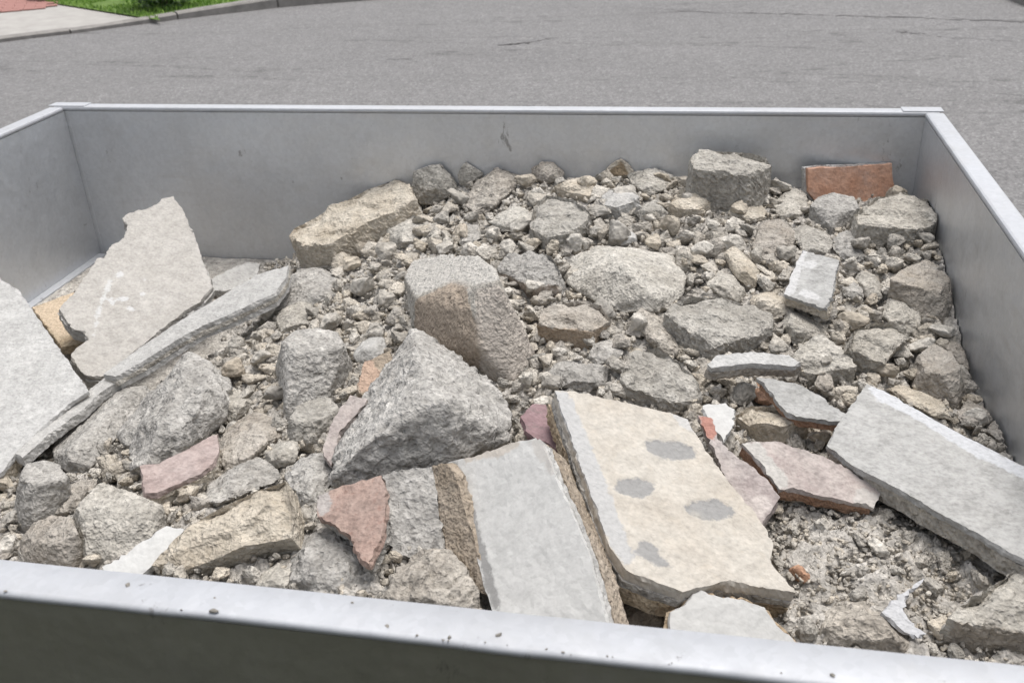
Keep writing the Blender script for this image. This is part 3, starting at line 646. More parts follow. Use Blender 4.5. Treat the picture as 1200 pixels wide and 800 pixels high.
def prism(name, uv, w0, w1, frame, mat, seed, rag=0.004, top_amp=0.0008, grid=0.005, patches=(), parent=None, chip=0.003, flare=0.0, sink=()):
    """a slab layer: ragged outline, fine broken side, gently uneven top; frame = (origin, U, V, Nrm)"""
    org, U, V, Nn = frame
    uv = np.array(uv, float)
    if np.sum(uv[:, 0] * np.roll(uv[:, 1], -1) - uv[:, 1] * np.roll(uv[:, 0], -1)) < 0: uv = uv[::-1]
    seg = []                                      # resample the outline
    for i in range(len(uv)):
        a, b = uv[i], uv[(i + 1) % len(uv)]; k = max(1, int(np.linalg.norm(b - a) / 0.0042)); seg += [a + (b - a) * t / k for t in range(k)]
    B = np.array(seg); tn = np.roll(B, -1, 0) - np.roll(B, 1, 0); tn /= np.linalg.norm(tn, axis=1)[:, None] + 1e-9
    out = np.stack([tn[:, 1], -tn[:, 0]], 1)
    rows = max(2, int(round((w0 - w1) / 0.0045)) + 1); ws = np.linspace(w0, w1, rows); rings = []
    n = len(B)
    for k, w in enumerate(ws):
        p3 = np.c_[B, np.full(n, w)] + seed * 3.7
        off = rag * (0.45 * fbm(p3 * [60, 60, 60], 3, .7) + 0.4 * fbm(np.c_[B * 20, np.full(n, seed * 1.9)], 2) + 0.9 * pnoise(p3 * [210, 210, 150]) * np.clip(.5 + pnoise(p3 * 14 + 3), .1, 1.2))
        off += flare * (w0 - w) * (.4 + 1.2 * pnoise(np.c_[B * 9, np.full(n, seed * 2.3)]))
        if k == 0: off -= chip * np.clip(pnoise(p3 * 45 + 9) + 0.1, 0, 1)
        rings.append(B + out * off[:, None])
    top = rings[0]
    # interior grid for the top face
    lo, hi = top.min(0), top.max(0); gx, gy = np.meshgrid(np.arange(lo[0], hi[0], grid), np.arange(lo[1], hi[1], grid))
    gp = np.c_[gx.ravel(), gy.ravel()] + RNG.uniform(-.25, .25, (gx.size, 2)) * grid
    gp = gp[inside(gp[:, 0], gp[:, 1], top)]
    if len(gp):
        dmin = np.min(np.hypot(gp[:, None, 0] - top[None, ::2, 0], gp[:, None, 1] - top[None, ::2, 1]), axis=1); gp = gp[dmin > grid * .55]
    allp = [Vector(p) for p in np.vstack([top, gp])] if len(gp) else [Vector(p) for p in top]
    rv, _, rf, ov, _, _ = delaunay_2d_cdt(allp, [(i, (i + 1) % n) for i in range(n)], [], 2, 1e-6)
    tv = np.array([tuple(p) for p in rv])
    mp = {}
    for i, ol in enumerate(ov):
        for q in ol:
            if q < n: mp[q] = i
    hz = w0 + top_amp * (fbm(np.c_[tv * 28, np.full(len(tv), seed)], 3) + 1.5 * pnoise(np.c_[tv * 7, np.full(len(tv), seed + 3.)]) + .7 * fbm(np.c_[tv * 95, np.full(len(tv), seed + 5.)], 2))
    if flare > 0:                                # broken ledges on the tops of chunks
        s1 = pnoise(np.c_[tv * 13, np.full(len(tv), seed + 8.)]); hz -= .006 * np.clip((s1 - .12) * 9, 0, 1) + .004 * np.clip((-s1 - .25) * 9, 0, 1)
        dist = np.full(len(tv), 0.0)
        for s in range(0, len(tv), 4000): dist[s:s + 4000] = np.min(np.hypot(tv[s:s + 4000, None, 0] - top[None, :, 0], tv[s:s + 4000, None, 1] - top[None, :, 1]), axis=1)
        nb_ = np.clip(.5 + 1.2 * pnoise(np.c_[tv * 26, np.full(len(tv), seed + 11.)]), 0, 1.3)
        hz -= nb_ * .010 * np.exp(-dist / .009); hz += .010 * pnoise(np.c_[tv * 9, np.full(len(tv), seed + 14.)]) + .004 * fbm(np.c_[tv * 30, np.full(len(tv), seed + 21.)], 2)
    if sink:
        tpx, tpy, _ = to_px(org + np.c_[tv, hz] @ np.stack([U, V, Nn]))
        for poly in sink: hz[inside(tpx, tpy, poly)] -= .0014
    verts = list(np.c_[tv, hz]); faces = [tuple(f) for f in rf]
    base = [None]
    for k in range(1, rows):
        base.append(len(verts)); verts += list(np.c_[rings[k], np.full(n, ws[k])])
    for k in range(1, rows):
        for i in range(n):
            j = (i + 1) % n
            a, b = (mp.get(i), mp.get(j)) if k == 1 else (base[k - 1] + i, base[k - 1] + j)
            if a is None or b is None or a == b: continue
            faces.append((a, base[k] + i, base[k] + j, b))
    faces.append(tuple(base[-1] + i for i in range(n))[::-1])
    W = org + np.array(verts) @ np.stack([U, V, Nn])
    W[:, 0] = np.clip(W[:, 0], X0 + .002, X1 - .002); W[:, 1] = np.clip(W[:, 1], Y0 + .002, Y1 - .002); W[:, 2] = np.maximum(W[:, 2], ZF + .001)
    me = mesh_np(name, W - org, faces); set_tint(me, W, patches, 2)
    return me
SLABN = [0]
def slab(name, label, outline, anchors, layers, patches=(), rag=0.004, cat='slab', group='broken slabs and tiles in the trailer', top_amp=0.0008, chip=0.003, flare=0.0):
    """anchors: three (px, py, z) that fix the plane; layers: (part name, thickness, material, spread)"""
    TRACED.append(outline); SLABN[0] += 1
    a = np.array(anchors, float); A = at_z(a[:, 0], a[:, 1], a[:, 2])
    Nn = np.cross(A[1] - A[0], A[2] - A[0]); Nn /= np.linalg.norm(Nn)
    if Nn @ (CAM - A[0]) < 0: Nn = -Nn
    o = np.array(outline, float); r = rays(o[:, 0], o[:, 1]); t = ((A[0] - CAM) @ Nn) / (r @ Nn); P = CAM + r * t[:, None]
    U = np.cross([0, 0, 1.], Nn); U /= np.linalg.norm(U); V = np.cross(Nn, U)
    org = P.mean(0); uv = np.c_[(P - org) @ U, (P - org) @ V]
    ext = uv.max(0) - uv.min(0)
    print('SLAB %-28s n=(%.2f %.2f %.2f) size %.2f x %.2f z %.2f..%.2f y %.2f..%.2f' % (label[:28], *Nn, *ext, P[:, 2].min(), P[:, 2].max(), P[:, 1].min(), P[:, 1].max()))
    fr = (org, U, V, Nn); w = 0.0
    if len(layers) == 1:
        me = prism(name, uv, 0, -layers[0][1], fr, None, SLABN[0], rag, top_amp, patches=patches, chip=chip, flare=flare)
        ob = link(name, me, M[layers[0][2]], None, tuple(org)); tag(ob, label, cat, group); return ob
    root = empty(name, tuple(org)); tag(root, label, cat, group); c = uv.mean(0)
    for k, (pn, th, mt, sp) in enumerate(layers):
        d = uv - c; L_ = np.linalg.norm(d, axis=1)[:, None]
        me = prism(pn, c + d * (1 + sp / L_), w, w - th, fr, None, SLABN[0] + 50 * k, rag * (1 + .15 * k), top_amp, patches=patches if k == 0 else (), chip=chip if k == 0 else 0, sink=[q for q, c__ in patches if tuple(c__) == (0.27, 0.265, 0.255) and len(q) == 14] if k == 0 else ())
        link(pn, me, M[mt], root); w -= th + 0.0004
    return root

def block(name, mat, label, top, fronts, back, rise=0.01, patches=(), cat='chunk', lean=0.12, rag=.0035, top_amp=.0022, thick=1.25, flare=.10, group='larger pieces of the rubble heap', zup=0.0):
    """an angular chunk with a broken flat top: fronts = ((edge pixel, foot pixel), ...) stand the front face on the heap"""
    zs = []; an = []
    for (p, f) in fronts:
        ft = at_d(np.array([f[0]]), np.array([f[1]]), heap_d(f[0], f[1]) - .002)[0]; r_ = rays(p[0], p[1]); D = np.hypot(ft[0], ft[1]) / np.hypot(r_[0], r_[1])
        z_ = CAM[2] + r_[2] * D; D += lean * max(0, z_ - ft[2]) / np.hypot(r_[0], r_[1]); z_ = CAM[2] + r_[2] * D
        an.append((p[0], p[1], z_ + zup)); zs.append(z_ + zup - ft[2])
    an.append((back[0], back[1], (an[0][2] + an[1][2]) / 2 + rise))
    TRACED.append([tuple(q) for q in top] ); TRACED.append([fronts[0][0], fronts[1][0], fronts[1][1], fronts[0][1]])
    return slab(name, label, top, an, [(name, max(zs) * thick + .012, mat, 0)], patches=patches, rag=rag, cat=cat, group=group, top_amp=top_amp, chip=.004, flare=flare)
def facet(name, mat, label, top, feet, fronts, back, rise=0.0, lean=0.25, zup=0.0, rough=.9, lump=.25, patches=(), cat='chunk', group='larger pieces of the rubble heap', cuts=2, edge=()):
    """a broken chunk with a flat top and sloping faces: top ring on a plane, foot ring on the heap"""
    an = []
    for (p, f) in fronts:
        ft = at_d(np.array([f[0]]), np.array([f[1]]), heap_d(f[0], f[1]) - .002)[0]; r_ = rays(p[0], p[1]); D = np.hypot(ft[0], ft[1]) / np.hypot(r_[0], r_[1])
        z_ = CAM[2] + r_[2] * D; D += lean * max(0, z_ - ft[2]) / np.hypot(r_[0], r_[1]); an.append((p[0], p[1], CAM[2] + r_[2] * D + zup))
    an.append((back[0], back[1], (an[0][2] + an[1][2]) / 2 + rise))
    a = np.array(an); A = at_z(a[:, 0], a[:, 1], a[:, 2]); Nn = np.cross(A[1] - A[0], A[2] - A[0]); Nn /= np.linalg.norm(Nn)
    t_ = np.array(top, float); r = rays(t_[:, 0], t_[:, 1]); TP = CAM + r * (((A[0] - CAM) @ Nn) / (r @ Nn))[:, None]
    f_ = np.array(feet, float); FP = at_d(f_[:, 0], f_[:, 1], heap_d(f_[:, 0], f_[:, 1]) - .002)
    BP = TP.copy(); BP[:, 2] = heap(TP[:, 0], TP[:, 1]) - .03; c_ = FP.mean(0); FB = FP - [0, 0, .02]
    EP = [at_d(np.array([e_[0]]), np.array([e_[1]]), heap_d(*e_[2]) - e_[3]) for e_ in edge]   # a nearer ridge between two front faces
    P = np.vstack([TP, FP, BP, FB] + EP); P[:, 0] = np.clip(P[:, 0], X0 + .004, X1 - .004); P[:, 1] = np.clip(P[:, 1], Y0 + .004, Y1 - .004); P[:, 2] = np.maximum(P[:, 2], ZF + .002)
    TRACED.append([tuple(q) for q in top]); TRACED.append([tuple(q) for q in feet] + [tuple(t_.mean(0))])
    S = math.sqrt(poly_area(top) + poly_area(list(feet) + [tuple(t_.mean(0))])) / F_PX * 1.2 / 2
    org = P.mean(0); org[2] = P[:, 2].min()
    PENDING.append(dict(name=name, mat=mat, label=label, P=P - org, org=org, S=S, rough=rough, lump=lump, patches=patches, cat=cat, group=group, cuts=cuts))
print('base %.1f'%(time.time()-T0))
# ------------------------------------------------------------------ broken slabs and tiles (traced from the photo, laid on real planes)
WHITE = (0.49, 0.485, 0.475); MGREY = (0.27, 0.265, 0.255)
def ell(cx, cy, rx, ry, rot=0.0, n=14):
    return [(cx + rx * math.cos(t) * math.cos(rot) - ry * math.sin(t) * math.sin(rot), cy + rx * math.cos(t) * math.sin(rot) + ry * math.sin(t) * math.cos(rot)) for t in np.linspace(0, 2 * math.pi, n, endpoint=False)]
slab('plaster_slab', 'large smooth white plaster slab cut off by the left edge of the picture',
     [(-48, 312), (-20, 320), (0, 327), (22, 340), (37, 362), (58, 392), (85, 430), (104, 458), (80, 474), (45, 506), (18, 532), (3, 552), (-40, 585), (-110, 560), (-95, 430)],
     [(0, 330, .655), (102, 458, .60), (0, 548, .575)], [('white_face', .007, 'pale', 0), ('mortar_bed', .022, 'beige', -.004)], rag=.003)
slab('tile_offcut', 'ochre tile offcut tucked under the big beige slab by the left wall',
     [(38, 360), (88, 342), (100, 360), (104, 400), (86, 404), (72, 406), (56, 386)], [(40, 360, .535), (88, 342, .535), (80, 404, .545)], [('tile_offcut', .016, 'ochre', 0)], patches=[([(36, 362), (90, 340), (70, 365), (80, 395), (66, 392)], (.52, .42, .31))])
slab('broken_slab', 'big jagged beige slab leaning up in the back left corner of the trailer',
     [(203, 230), (216, 250), (228, 277), (238, 306), (250, 336), (235, 353), (215, 366), (190, 386), (165, 406), (140, 427), (118, 442), (100, 440), (82, 418), (88, 408), (103, 398), (98, 388), (85, 385), (75, 373), (68, 362), (90, 340), (105, 315), (113, 303), (123, 302), (126, 291), (145, 278), (150, 263), (144, 258), (146, 252), (160, 246), (178, 243), (190, 233)],
     [(203, 230, .69), (250, 336, .60), (110, 438, .565)], [('slab_face', .008, 'tile_beige', 0), ('mortar_bed', .016, 'pale', .002)],
     patches=[([(134, 324), (128, 340), (122, 352), (116, 372), (112, 395), (108, 396), (111, 372), (118, 348), (127, 328)], (.48, .475, .46)), (ell(141, 321, 4, 5), WHITE), (ell(144, 350, 8, 3), WHITE), (ell(167, 345, 3, 3), WHITE), (ell(154, 362, 6, 3, .6), WHITE), (ell(170, 327, 3, 3), WHITE), (ell(192, 349, 3, 3), WHITE), (ell(130, 353, 3, 6, -.5), WHITE)])
slab('plaster_fragment', 'small white plaster fragment lying in the low back corner of the bed',
     [(248, 327), (268, 316), (290, 307), (306, 309), (300, 324), (288, 336), (262, 341), (252, 340)], [(250, 330, .545), (300, 308, .535), (270, 340, .53)], [('plaster_fragment', .014, 'pale', 0)])
slab('tile_fragment', 'wedge of white tile on the rim side, under the beige block',
     [(120, 664), (160, 640), (195, 614), (216, 619), (206, 640), (186, 656), (166, 676), (124, 674)], [(122, 664, .635), (200, 615, .645), (166, 676, .625)], [('tile_fragment', .012, 'tile_white', 0)])
slab('red_tile', 'dusty red tile tilted beneath the lumpy mortar chunk',
     [(164, 546), (186, 541), (215, 528), (240, 514), (256, 507), (258, 522), (252, 542), (236, 554), (200, 570), (184, 578), (168, 579)], [(166, 562, .645), (256, 510, .64), (180, 578, .643)], [('tile_face', .007, 'tile_rose', 0), ('mortar_bed', .032, 'beige', -.002)])
slab('pink_tile', 'narrow pink tile edge standing beside the big mortar boulder',
     [(410, 461), (431, 468), (422, 482), (398, 507), (388, 545), (377, 528), (388, 497), (399, 478)], [(412, 462, .70), (430, 470, .695), (380, 530, .66)], [('pink_tile', .016, 'tile_pink', 0)])
slab('brown_tile', 'brown tile piece poking out behind the big mortar boulder',
     [(428, 424), (458, 410), (462, 430), (444, 462), (430, 468), (417, 456)], [(428, 424, .695), (458, 410, .70), (430, 468, .675)], [('brown_tile', .016, 'tan', 0)], patches=[(ell(430, 440, 14, 20), (.40, .29, .22))])
slab('red_tile', 'rust red tile facing out beside the grey mortar slab above the front rim',
     [(370, 581), (392, 573), (420, 564), (447, 556), (452, 575), (452, 605), (446, 632), (432, 662), (420, 655), (408, 628), (390, 612), (373, 605)], [(372, 590, .675), (448, 560, .695), (432, 662, .672)], [('tile_face', .010, 'tile_red', 0), ('mortar_bed', .012, 'mortar', -.002)], patches=[([(368, 580), (384, 574), (388, 596), (374, 606)], (.36, .33, .31))], cat='tile')
slab('mortar_slab', 'upright grey mortar slab between the rust red tile and the brown strip',
     [(448, 556), (480, 549), (511, 544), (513, 590), (523, 645), (492, 655), (460, 650), (454, 610), (453, 575)], [(449, 556, .695), (511, 544, .70), (490, 655, .645)], [('mortar_slab', .02, 'mortar', 0)], top_amp=.0016)
slab('tile_strip', 'brown back of a tile squeezed against the big white tile',
     [(505, 545), (524, 541), (534, 560), (548, 605), (562, 650), (574, 700), (556, 690), (538, 660), (522, 640), (512, 590)], [(506, 546, .70), (526, 541, .715), (560, 690, .64)], [('tile_strip', .016, 'tan', 0)])
slab('white_tile', 'big smooth white tile leaning over the front rim beside the cream slab',
     [(524, 541), (560, 533), (600, 519), (628, 513), (637, 520), (648, 552), (668, 596), (690, 650), (712, 735), (640, 738), (584, 738), (566, 680), (548, 610), (532, 562)],
     [(526, 543, .695), (634, 517, .752), (640, 735, .665)], [('tile_face', .006, 'tile_white', 0), ('tile_body', .010, 'pale', .001), ('mortar_bed', .030, 'tan', .002)], rag=.0018, chip=.0015,
     patches=[([(524, 541), (536, 540), (556, 600), (576, 668), (590, 715), (576, 712), (552, 622), (532, 562)], MGREY), ([(536, 539), (562, 531), (602, 517), (610, 519), (604, 527), (578, 536), (545, 541)], (.47, .43, .38)), ([(616, 514), (638, 518), (650, 555), (640, 552), (628, 530)], (.46, .44, .41))])
slab('cream_slab', 'thick cream tile slab with grey mortar spots',
     [(651, 458), (670, 458), (705, 465), (745, 474), (785, 483), (806, 491), (830, 531), (858, 568), (886, 601), (906, 636), (905, 660), (922, 680), (932, 694), (884, 686), (842, 681), (800, 692), (770, 683), (734, 668), (715, 640), (690, 572), (668, 510)],
     [(655, 459, .752), (803, 488, .715), (735, 668, .692)], [('tile_face', .014, 'tile_cream', 0), ('tile_body', .010, 'mortar', .001), ('mortar_bed', .020, 'ochre', .002)], rag=.0025,
     patches=[([(650, 458), (667, 459), (690, 515), (716, 580), (742, 650), (736, 668), (715, 640), (688, 570), (666, 510)], (.40, .395, .385)), (ell(786, 527, 32, 11, .17), MGREY), (ell(744, 571, 23, 12, .15), MGREY), (ell(831, 598, 30, 12, .1), MGREY), ([(748, 632), (764, 636), (778, 655), (795, 668), (770, 664), (746, 650)], MGREY), (ell(768, 539, 10, 3, .2), (.42, .39, .34)), (ell(814, 602, 6, 3, .6), (.36, .34, .3)), ([(784, 483), (806, 490), (818, 512), (800, 500)], (.44, .43, .41))])
slab('maroon_tile', 'small smooth maroon tile corner left of the cream slab',
     [(610, 487), (624, 473), (640, 474), (650, 497), (660, 530), (640, 519), (620, 507)], [(612, 486, .705), (645, 476, .705), (658, 528, .685)], [('maroon_tile', .012, 'tile_maroon', 0)])
slab('pink_tile', 'long dusty pink tile sliver along the right side of the cream slab',
     [(818, 487), (834, 489), (842, 512), (856, 530), (882, 548), (902, 566), (913, 582), (902, 600), (890, 617), (872, 592), (846, 548)], [(820, 488, .70), (912, 580, .67), (888, 615, .655)], [('pink_tile', .014, 'tile_pink', 0)], patches=[([(818, 487), (834, 489), (840, 510), (830, 515)], (.38, .2, .16)), ([(880, 580), (905, 575), (900, 602), (889, 615)], (.48, .43, .40))])
slab('pink_tile', 'wide pink tile with a brown broken edge resting on gravel',
     [(868, 519), (885, 516), (912, 516), (960, 532), (1002, 553), (1032, 578), (1024, 595), (985, 585), (940, 575), (914, 573), (902, 558), (884, 536)], [(870, 519, .69), (1030, 578, .665), (914, 573, .668)], [('tile_face', .006, 'tile_pink', 0), ('tile_body', .017, 'terracotta', -.002), ('mortar_bed', .006, 'beige', -.004)], patches=[([(868, 518), (890, 518), (930, 570), (912, 573), (890, 545)], (.44, .42, .39)), ([(1005, 570), (1032, 578), (1024, 595), (1000, 588)], (.45, .42, .39))])
slab('grey_slab', 'big pale grey slab with a white edge against the right wall',
     [(968, 521), (978, 502), (990, 484), (1016, 450), (1042, 461), (1092, 490), (1142, 516), (1200, 547), (1290, 596), (1290, 690), (1200, 656), (1180, 646), (1150, 626), (1100, 600), (1050, 571), (1002, 546)],
     [(968, 521, .685), (1016, 450, .69), (1200, 656, .685)], [('slab_face', .008, 'tile_grey', 0), ('mortar_bed', .022, 'concrete', -.003)], rag=.0022,
     patches=[([(1014, 450), (1042, 461), (1092, 490), (1142, 516), (1200, 547), (1290, 596), (1290, 610), (1200, 562), (1140, 532), (1100, 508), (1062, 484), (1030, 470)], (.48, .485, .495))])
slab('grey_tile', 'flat pale blue grey tile under the thin layered slab',
     [(887, 443), (906, 444), (940, 452), (966, 466), (991, 486), (988, 494), (942, 489), (922, 483), (905, 462)], [(888, 443, .69), (990, 486, .685), (922, 483, .68)], [('tile_face', .007, 'tile_grey', 0), ('tile_body', .012, 'terracotta', -.003)])
slab('white_tile', 'narrow white tile piece between the cream slab and the beige stone',
     [(824, 475), (850, 473), (863, 479), (859, 500), (848, 519), (838, 503)], [(826, 476, .69), (862, 480, .685), (846, 518, .67)], [('white_tile', .012, 'tile_white', 0)])
slab('white_tile', 'broken white tile just above the front rim below the cream slab',
     [(783, 736), (785, 716), (803, 709), (812, 696), (822, 690), (842, 700), (870, 700), (896, 712), (916, 735), (946, 762), (900, 790), (783, 770)], [(785, 716, .66), (900, 712, .655), (860, 760, .635)], [('tile_face', .007, 'tile_white', 0), ('tile_body', .014, 'ochre', .002)])
slab('plaster_strip', 'forked strip of bright white plaster lying on the gravel',
     [(1084, 676), (1074, 692), (1058, 712), (1070, 728), (1084, 742), (1076, 747), (1055, 736), (1034, 717), (1046, 704), (1062, 688)], [(1084, 677, .655), (1034, 717, .645), (1080, 745, .64)], [('plaster_strip', .004, 'pale', 0)], rag=.007, patches=[([(1020, 660), (1100, 660), (1100, 760), (1020, 760)], (.46, .46, .465))])
slab('white_tile', 'square pale tile piece with ragged mortar below the red brick tile',
     [(940, 292), (956, 297), (983, 305), (979, 332), (970, 363), (946, 354), (918, 345), (926, 324)], [(940, 292, .735), (983, 305, .735), (920, 346, .705)], [('tile_face', .006, 'tile_grey', 0), ('mortar_bed', .016, 'beige', -.002)], patches=[([(938, 292), (946, 293), (930, 346), (917, 345)], WHITE), (ell(950, 310, 8, 5), WHITE), (ell(948, 345, 14, 5, .3), WHITE)])
slab('red_brick_tile', 'orange red brick tile standing against the back wall in the right corner',
     [(946, 197), (962, 195), (985, 196), (1002, 195), (1025, 193), (1046, 191), (1048, 226), (1040, 240), (1000, 245), (960, 240), (947, 225)], [(947, 197, .755), (1046, 191, .755), (1000, 245, .675)], [('brick_face', .010, 'red_brick', 0), ('mortar_bed', .014, 'pale', .004)], rag=.002)

rock('concrete_boulder', 'concrete', 'wide grey boulder with a wedge shaped shaded front, right of the speckled stone', [(655, 320), (672, 300), (700, 287), (750, 291), (790, 299), (806, 325), (801, 345), (785, 362), (762, 368), (730, 366), (704, 357), (694, 340), (668, 338)], [(728, 308, -.42), (762, 345, -.5), (690, 315, -.1), (795, 325, -.12)], rough=1.1, lump=.5, cuts=3)
rock('stone', 'concrete', 'round shouldered grey stone at the top of the long beige block', [(484, 200), (498, 187), (520, 189), (536, 205), (539, 218), (526, 229), (512, 236), (495, 239), (485, 231), (482, 215)], [(492, 218, -.4), (518, 216, -.45), (505, 200, -.2)], lift=.01, cat='stone', cuts=4)
slab('broken_slab', 'long narrow pale slab with a striated edge bridging a dark gap', [(120, 439), (165, 407), (220, 370), (262, 345), (300, 322), (338, 311), (335, 326), (322, 344), (272, 367), (236, 382), (200, 403), (165, 425), (135, 441)], [(120, 439, .600), (330, 318, .642), (272, 366, .629)], [('slab_face', .009, 'pale', 0), ('striated_layer', .007, 'concrete', .001), ('mortar_bed', .009, 'pale', -.002)], rag=.0022)
slab('slab_sliver', 'thin flat slab sliver wedged below the long narrow pale slab', [(17, 532), (45, 506), (85, 472), (125, 441), (150, 440), (118, 460), (98, 480), (60, 507), (26, 536)], [(17, 532, .583), (149, 441, .590), (60, 505, .585)], [('slab_sliver', .016, 'pale', 0)], rag=.003)
slab('broken_slab', 'thin layered grey slab seen edge on above the blue grey tile', [(829, 427), (840, 416), (880, 412), (925, 415), (939, 424), (932, 429), (880, 426), (834, 431)], [(834, 429, .705), (932, 427, .705), (880, 412, .712)], [('slab_face', .008, 'pale', 0), ('mortar_bed', .013, 'brownish', .001)], rag=.003)

# ------------------------------------------------------------------ chunks
rock('concrete_block', 'mortar', 'elongated grey block lying beneath the thin slab sliver',
     [(54, 527), (75, 510), (100, 490), (120, 474), (140, 456), (164, 446), (176, 456), (170, 472), (142, 500), (138, 512), (110, 546), (88, 561), (76, 548), (58, 538)], [(58, 529, -.2), (80, 528, -.4), (100, 533, -.5), (138, 504, -.35)], rough=.7, lump=.5)
rock('mortar_chunk', 'mortar', 'large lumpy light grey mortar chunk above the tilted red tile',
     [(220, 412), (240, 420), (265, 435), (276, 452), (272, 472), (256, 498), (240, 516), (186, 543), (172, 552), (156, 556), (150, 532), (138, 506), (140, 495), (160, 480), (185, 455), (200, 430)], [(215, 440, -.4), (245, 455, -.4), (190, 490, -.5), (225, 490, -.55), (180, 520, -.4)], rough=1.7, lump=3.2, lift=.02, cuts=2)
rock('concrete_lump', 'sandy', 'crumbly lump between the left rim chunk and the five sided stone',
     [(48, 594), (70, 572), (95, 562), (116, 560), (106, 580), (88, 598), (62, 606)], rough=1.4)
rock('stone', 'brownish', 'small brown stone at the far left end of the front rim', [(-14, 634), (0, 627), (15, 628), (19, 646), (0, 660), (-14, 655)])
rock('concrete_chunk', 'brownish', 'brown stained lump to the right of the tilted red tile',
     [(254, 520), (266, 498), (285, 481), (312, 484), (333, 500), (333, 513), (302, 536), (288, 542), (262, 556), (252, 547)], rough=1.1)
rock('stone', 'concrete', 'faceted grey stone above the pinkish beige slab block', [(306, 531), (318, 520), (345, 514), (353, 525), (346, 541), (325, 548), (308, 546)], [(328, 533, -.5), (312, 534, -.2)])
rock('concrete_flake', 'mortar', 'rough flaky plate leaning behind the pinkish beige slab block', [(234, 592), (246, 565), (275, 546), (302, 530), (322, 545), (331, 558), (302, 571), (262, 589), (240, 598)], rough=1.3)
rock('concrete_chunk', 'mortar', 'knobbly grey chunk left of the rust red tile', [(332, 556), (350, 535), (375, 528), (389, 540), (391, 562), (379, 582), (371, 594), (350, 597), (341, 580)], rough=1.3)
rock('stone', 'concrete', 'small angular stone on the shoulder of the lumpy mortar chunk', [(253, 472), (258, 457), (280, 454), (295, 470), (291, 483), (270, 496), (259, 491)], [(262, 476, -.3), (282, 474, -.4)])
rock('mortar_boulder', 'mortar', 'largest boulder, a peaked coarse grey mortar mass in the middle front',
     [(484, 383), (498, 388), (520, 407), (545, 425), (563, 440), (580, 452), (596, 470), (603, 490), (600, 516), (585, 524), (525, 545), (450, 562), (400, 577), (386, 572), (390, 545), (395, 515), (420, 485), (450, 445), (466, 415)],
     [(488, 420, -.25), (478, 470, -.5), (520, 470, -.5), (465, 530, -.55), (545, 505, -.45), (420, 530, -.4)], rough=1.9, lump=.7, lift=.05, thick=1.1, cuts=3)
rock('stone_wedge', 'concrete', 'tilted wedge stone standing on the ridge against the back wall', [(537, 188), (543, 182), (558, 190), (571, 199), (564, 210), (548, 214), (539, 205)], [(545, 197, -.4), (560, 203, -.3)], rough=.5, thick=2.2)
rock('stone', 'concrete', 'smooth greenish grey stone below the long beige block', [(447, 270), (465, 258), (482, 250), (498, 258), (500, 272), (486, 286), (468, 291), (454, 284)], [(456, 278, -.2), (475, 268, -.5), (470, 284, -.35)], rough=.5)
rock('stone', 'concrete', 'grey stone under the low end of the long beige block', [(356, 306), (362, 291), (378, 294), (399, 303), (396, 313), (376, 318), (356, 315)])
rock('mortar_chunk', 'mortar', 'pale grey mortar chunk at the top end of the striated slab', [(321, 360), (330, 326), (345, 315), (380, 312), (397, 321), (399, 340), (382, 353), (347, 362), (325, 371)], rough=1.2, lump=1.2)
rock('stone', 'concrete', 'grey lump between the striated slab and the blocky grey chunk', [(319, 374), (330, 358), (350, 352), (366, 355), (370, 370), (356, 384), (335, 391), (323, 387)], rough=1.1)
rock('mortar_lump', 'sandy', 'dark earthy lump on the crest of the heap', [(540, 244), (560, 206), (588, 192), (612, 200), (604, 222), (578, 244), (558, 258)], rough=1.6, lump=1.4)
rock('stone', 'brownish', 'brown stone on the crest near the middle of the back wall', [(621, 196), (628, 186), (655, 190), (664, 200), (657, 211), (640, 215), (625, 209)], [(632, 200, -.4), (650, 200, -.4)])
rock('stone', 'concrete', 'flat grey stone left of the large light grey chunk', [(571, 259), (590, 243), (610, 238), (623, 250), (625, 261), (605, 270), (584, 271)], [(580, 262, -.2), (606, 258, -.4)])
rock('stone', 'mortar', 'dark grey oval stone above the flat topped boulder', [(532, 276), (545, 263), (560, 261), (567, 275), (556, 286), (540, 288)])
rock('stone', 'beige', 'pointed beige stone, the highest point of the crest', [(704, 204), (718, 190), (730, 178), (738, 185), (744, 200), (735, 206), (720, 207)], [(728, 188, -.4), (712, 203, -.2)], patches=[([(708, 206), (728, 188), (738, 206)], (.27, .21, .14))])
rock('stone', 'concrete', 'grey stone right of the pointed beige stone', [(734, 206), (750, 192), (770, 195), (791, 206), (786, 221), (760, 229), (741, 217)])
rock('stone', 'concrete', 'undercut grey stone beside the whitish cube stone', [(742, 253), (755, 238), (775, 232), (786, 245), (779, 257), (760, 262)], [(756, 247, -.4), (772, 247, -.4)])
rock('stone', 'pale', 'small bright white stone on the upper slope', [(710, 269), (725, 262), (745, 270), (749, 283), (735, 289), (717, 285)], [(720, 276, -.3), (740, 278, -.4)], rough=.5)
rock('stone', 'beige', 'tan stone tucked below the big back wall block', [(852, 246), (858, 232), (880, 231), (901, 243), (896, 257), (875, 263), (857, 256)])
rock('stone', 'concrete', 'grey stone between the big back wall block and the red brick tile', [(904, 246), (915, 226), (930, 216), (946, 226), (948, 246), (936, 256), (914, 257)], rough=1.2)
rock('mortar_lump', 'brownish', 'rounded brown lump of earthy mortar below the tan stones', [(882, 286), (890, 262), (905, 250), (925, 258), (933, 275), (929, 296), (905, 304), (884, 301)], rough=1.4)
rock('stone', 'concrete', 'greenish grey chunk right of the brown lump', [(924, 271), (940, 258), (965, 268), (979, 285), (972, 301), (945, 300)], rough=1.1)
rock('stone', 'mortar', 'grey stone below the overhanging corner block', [(972, 286), (985, 270), (1000, 268), (1016, 285), (1019, 301), (1005, 310), (985, 302)])
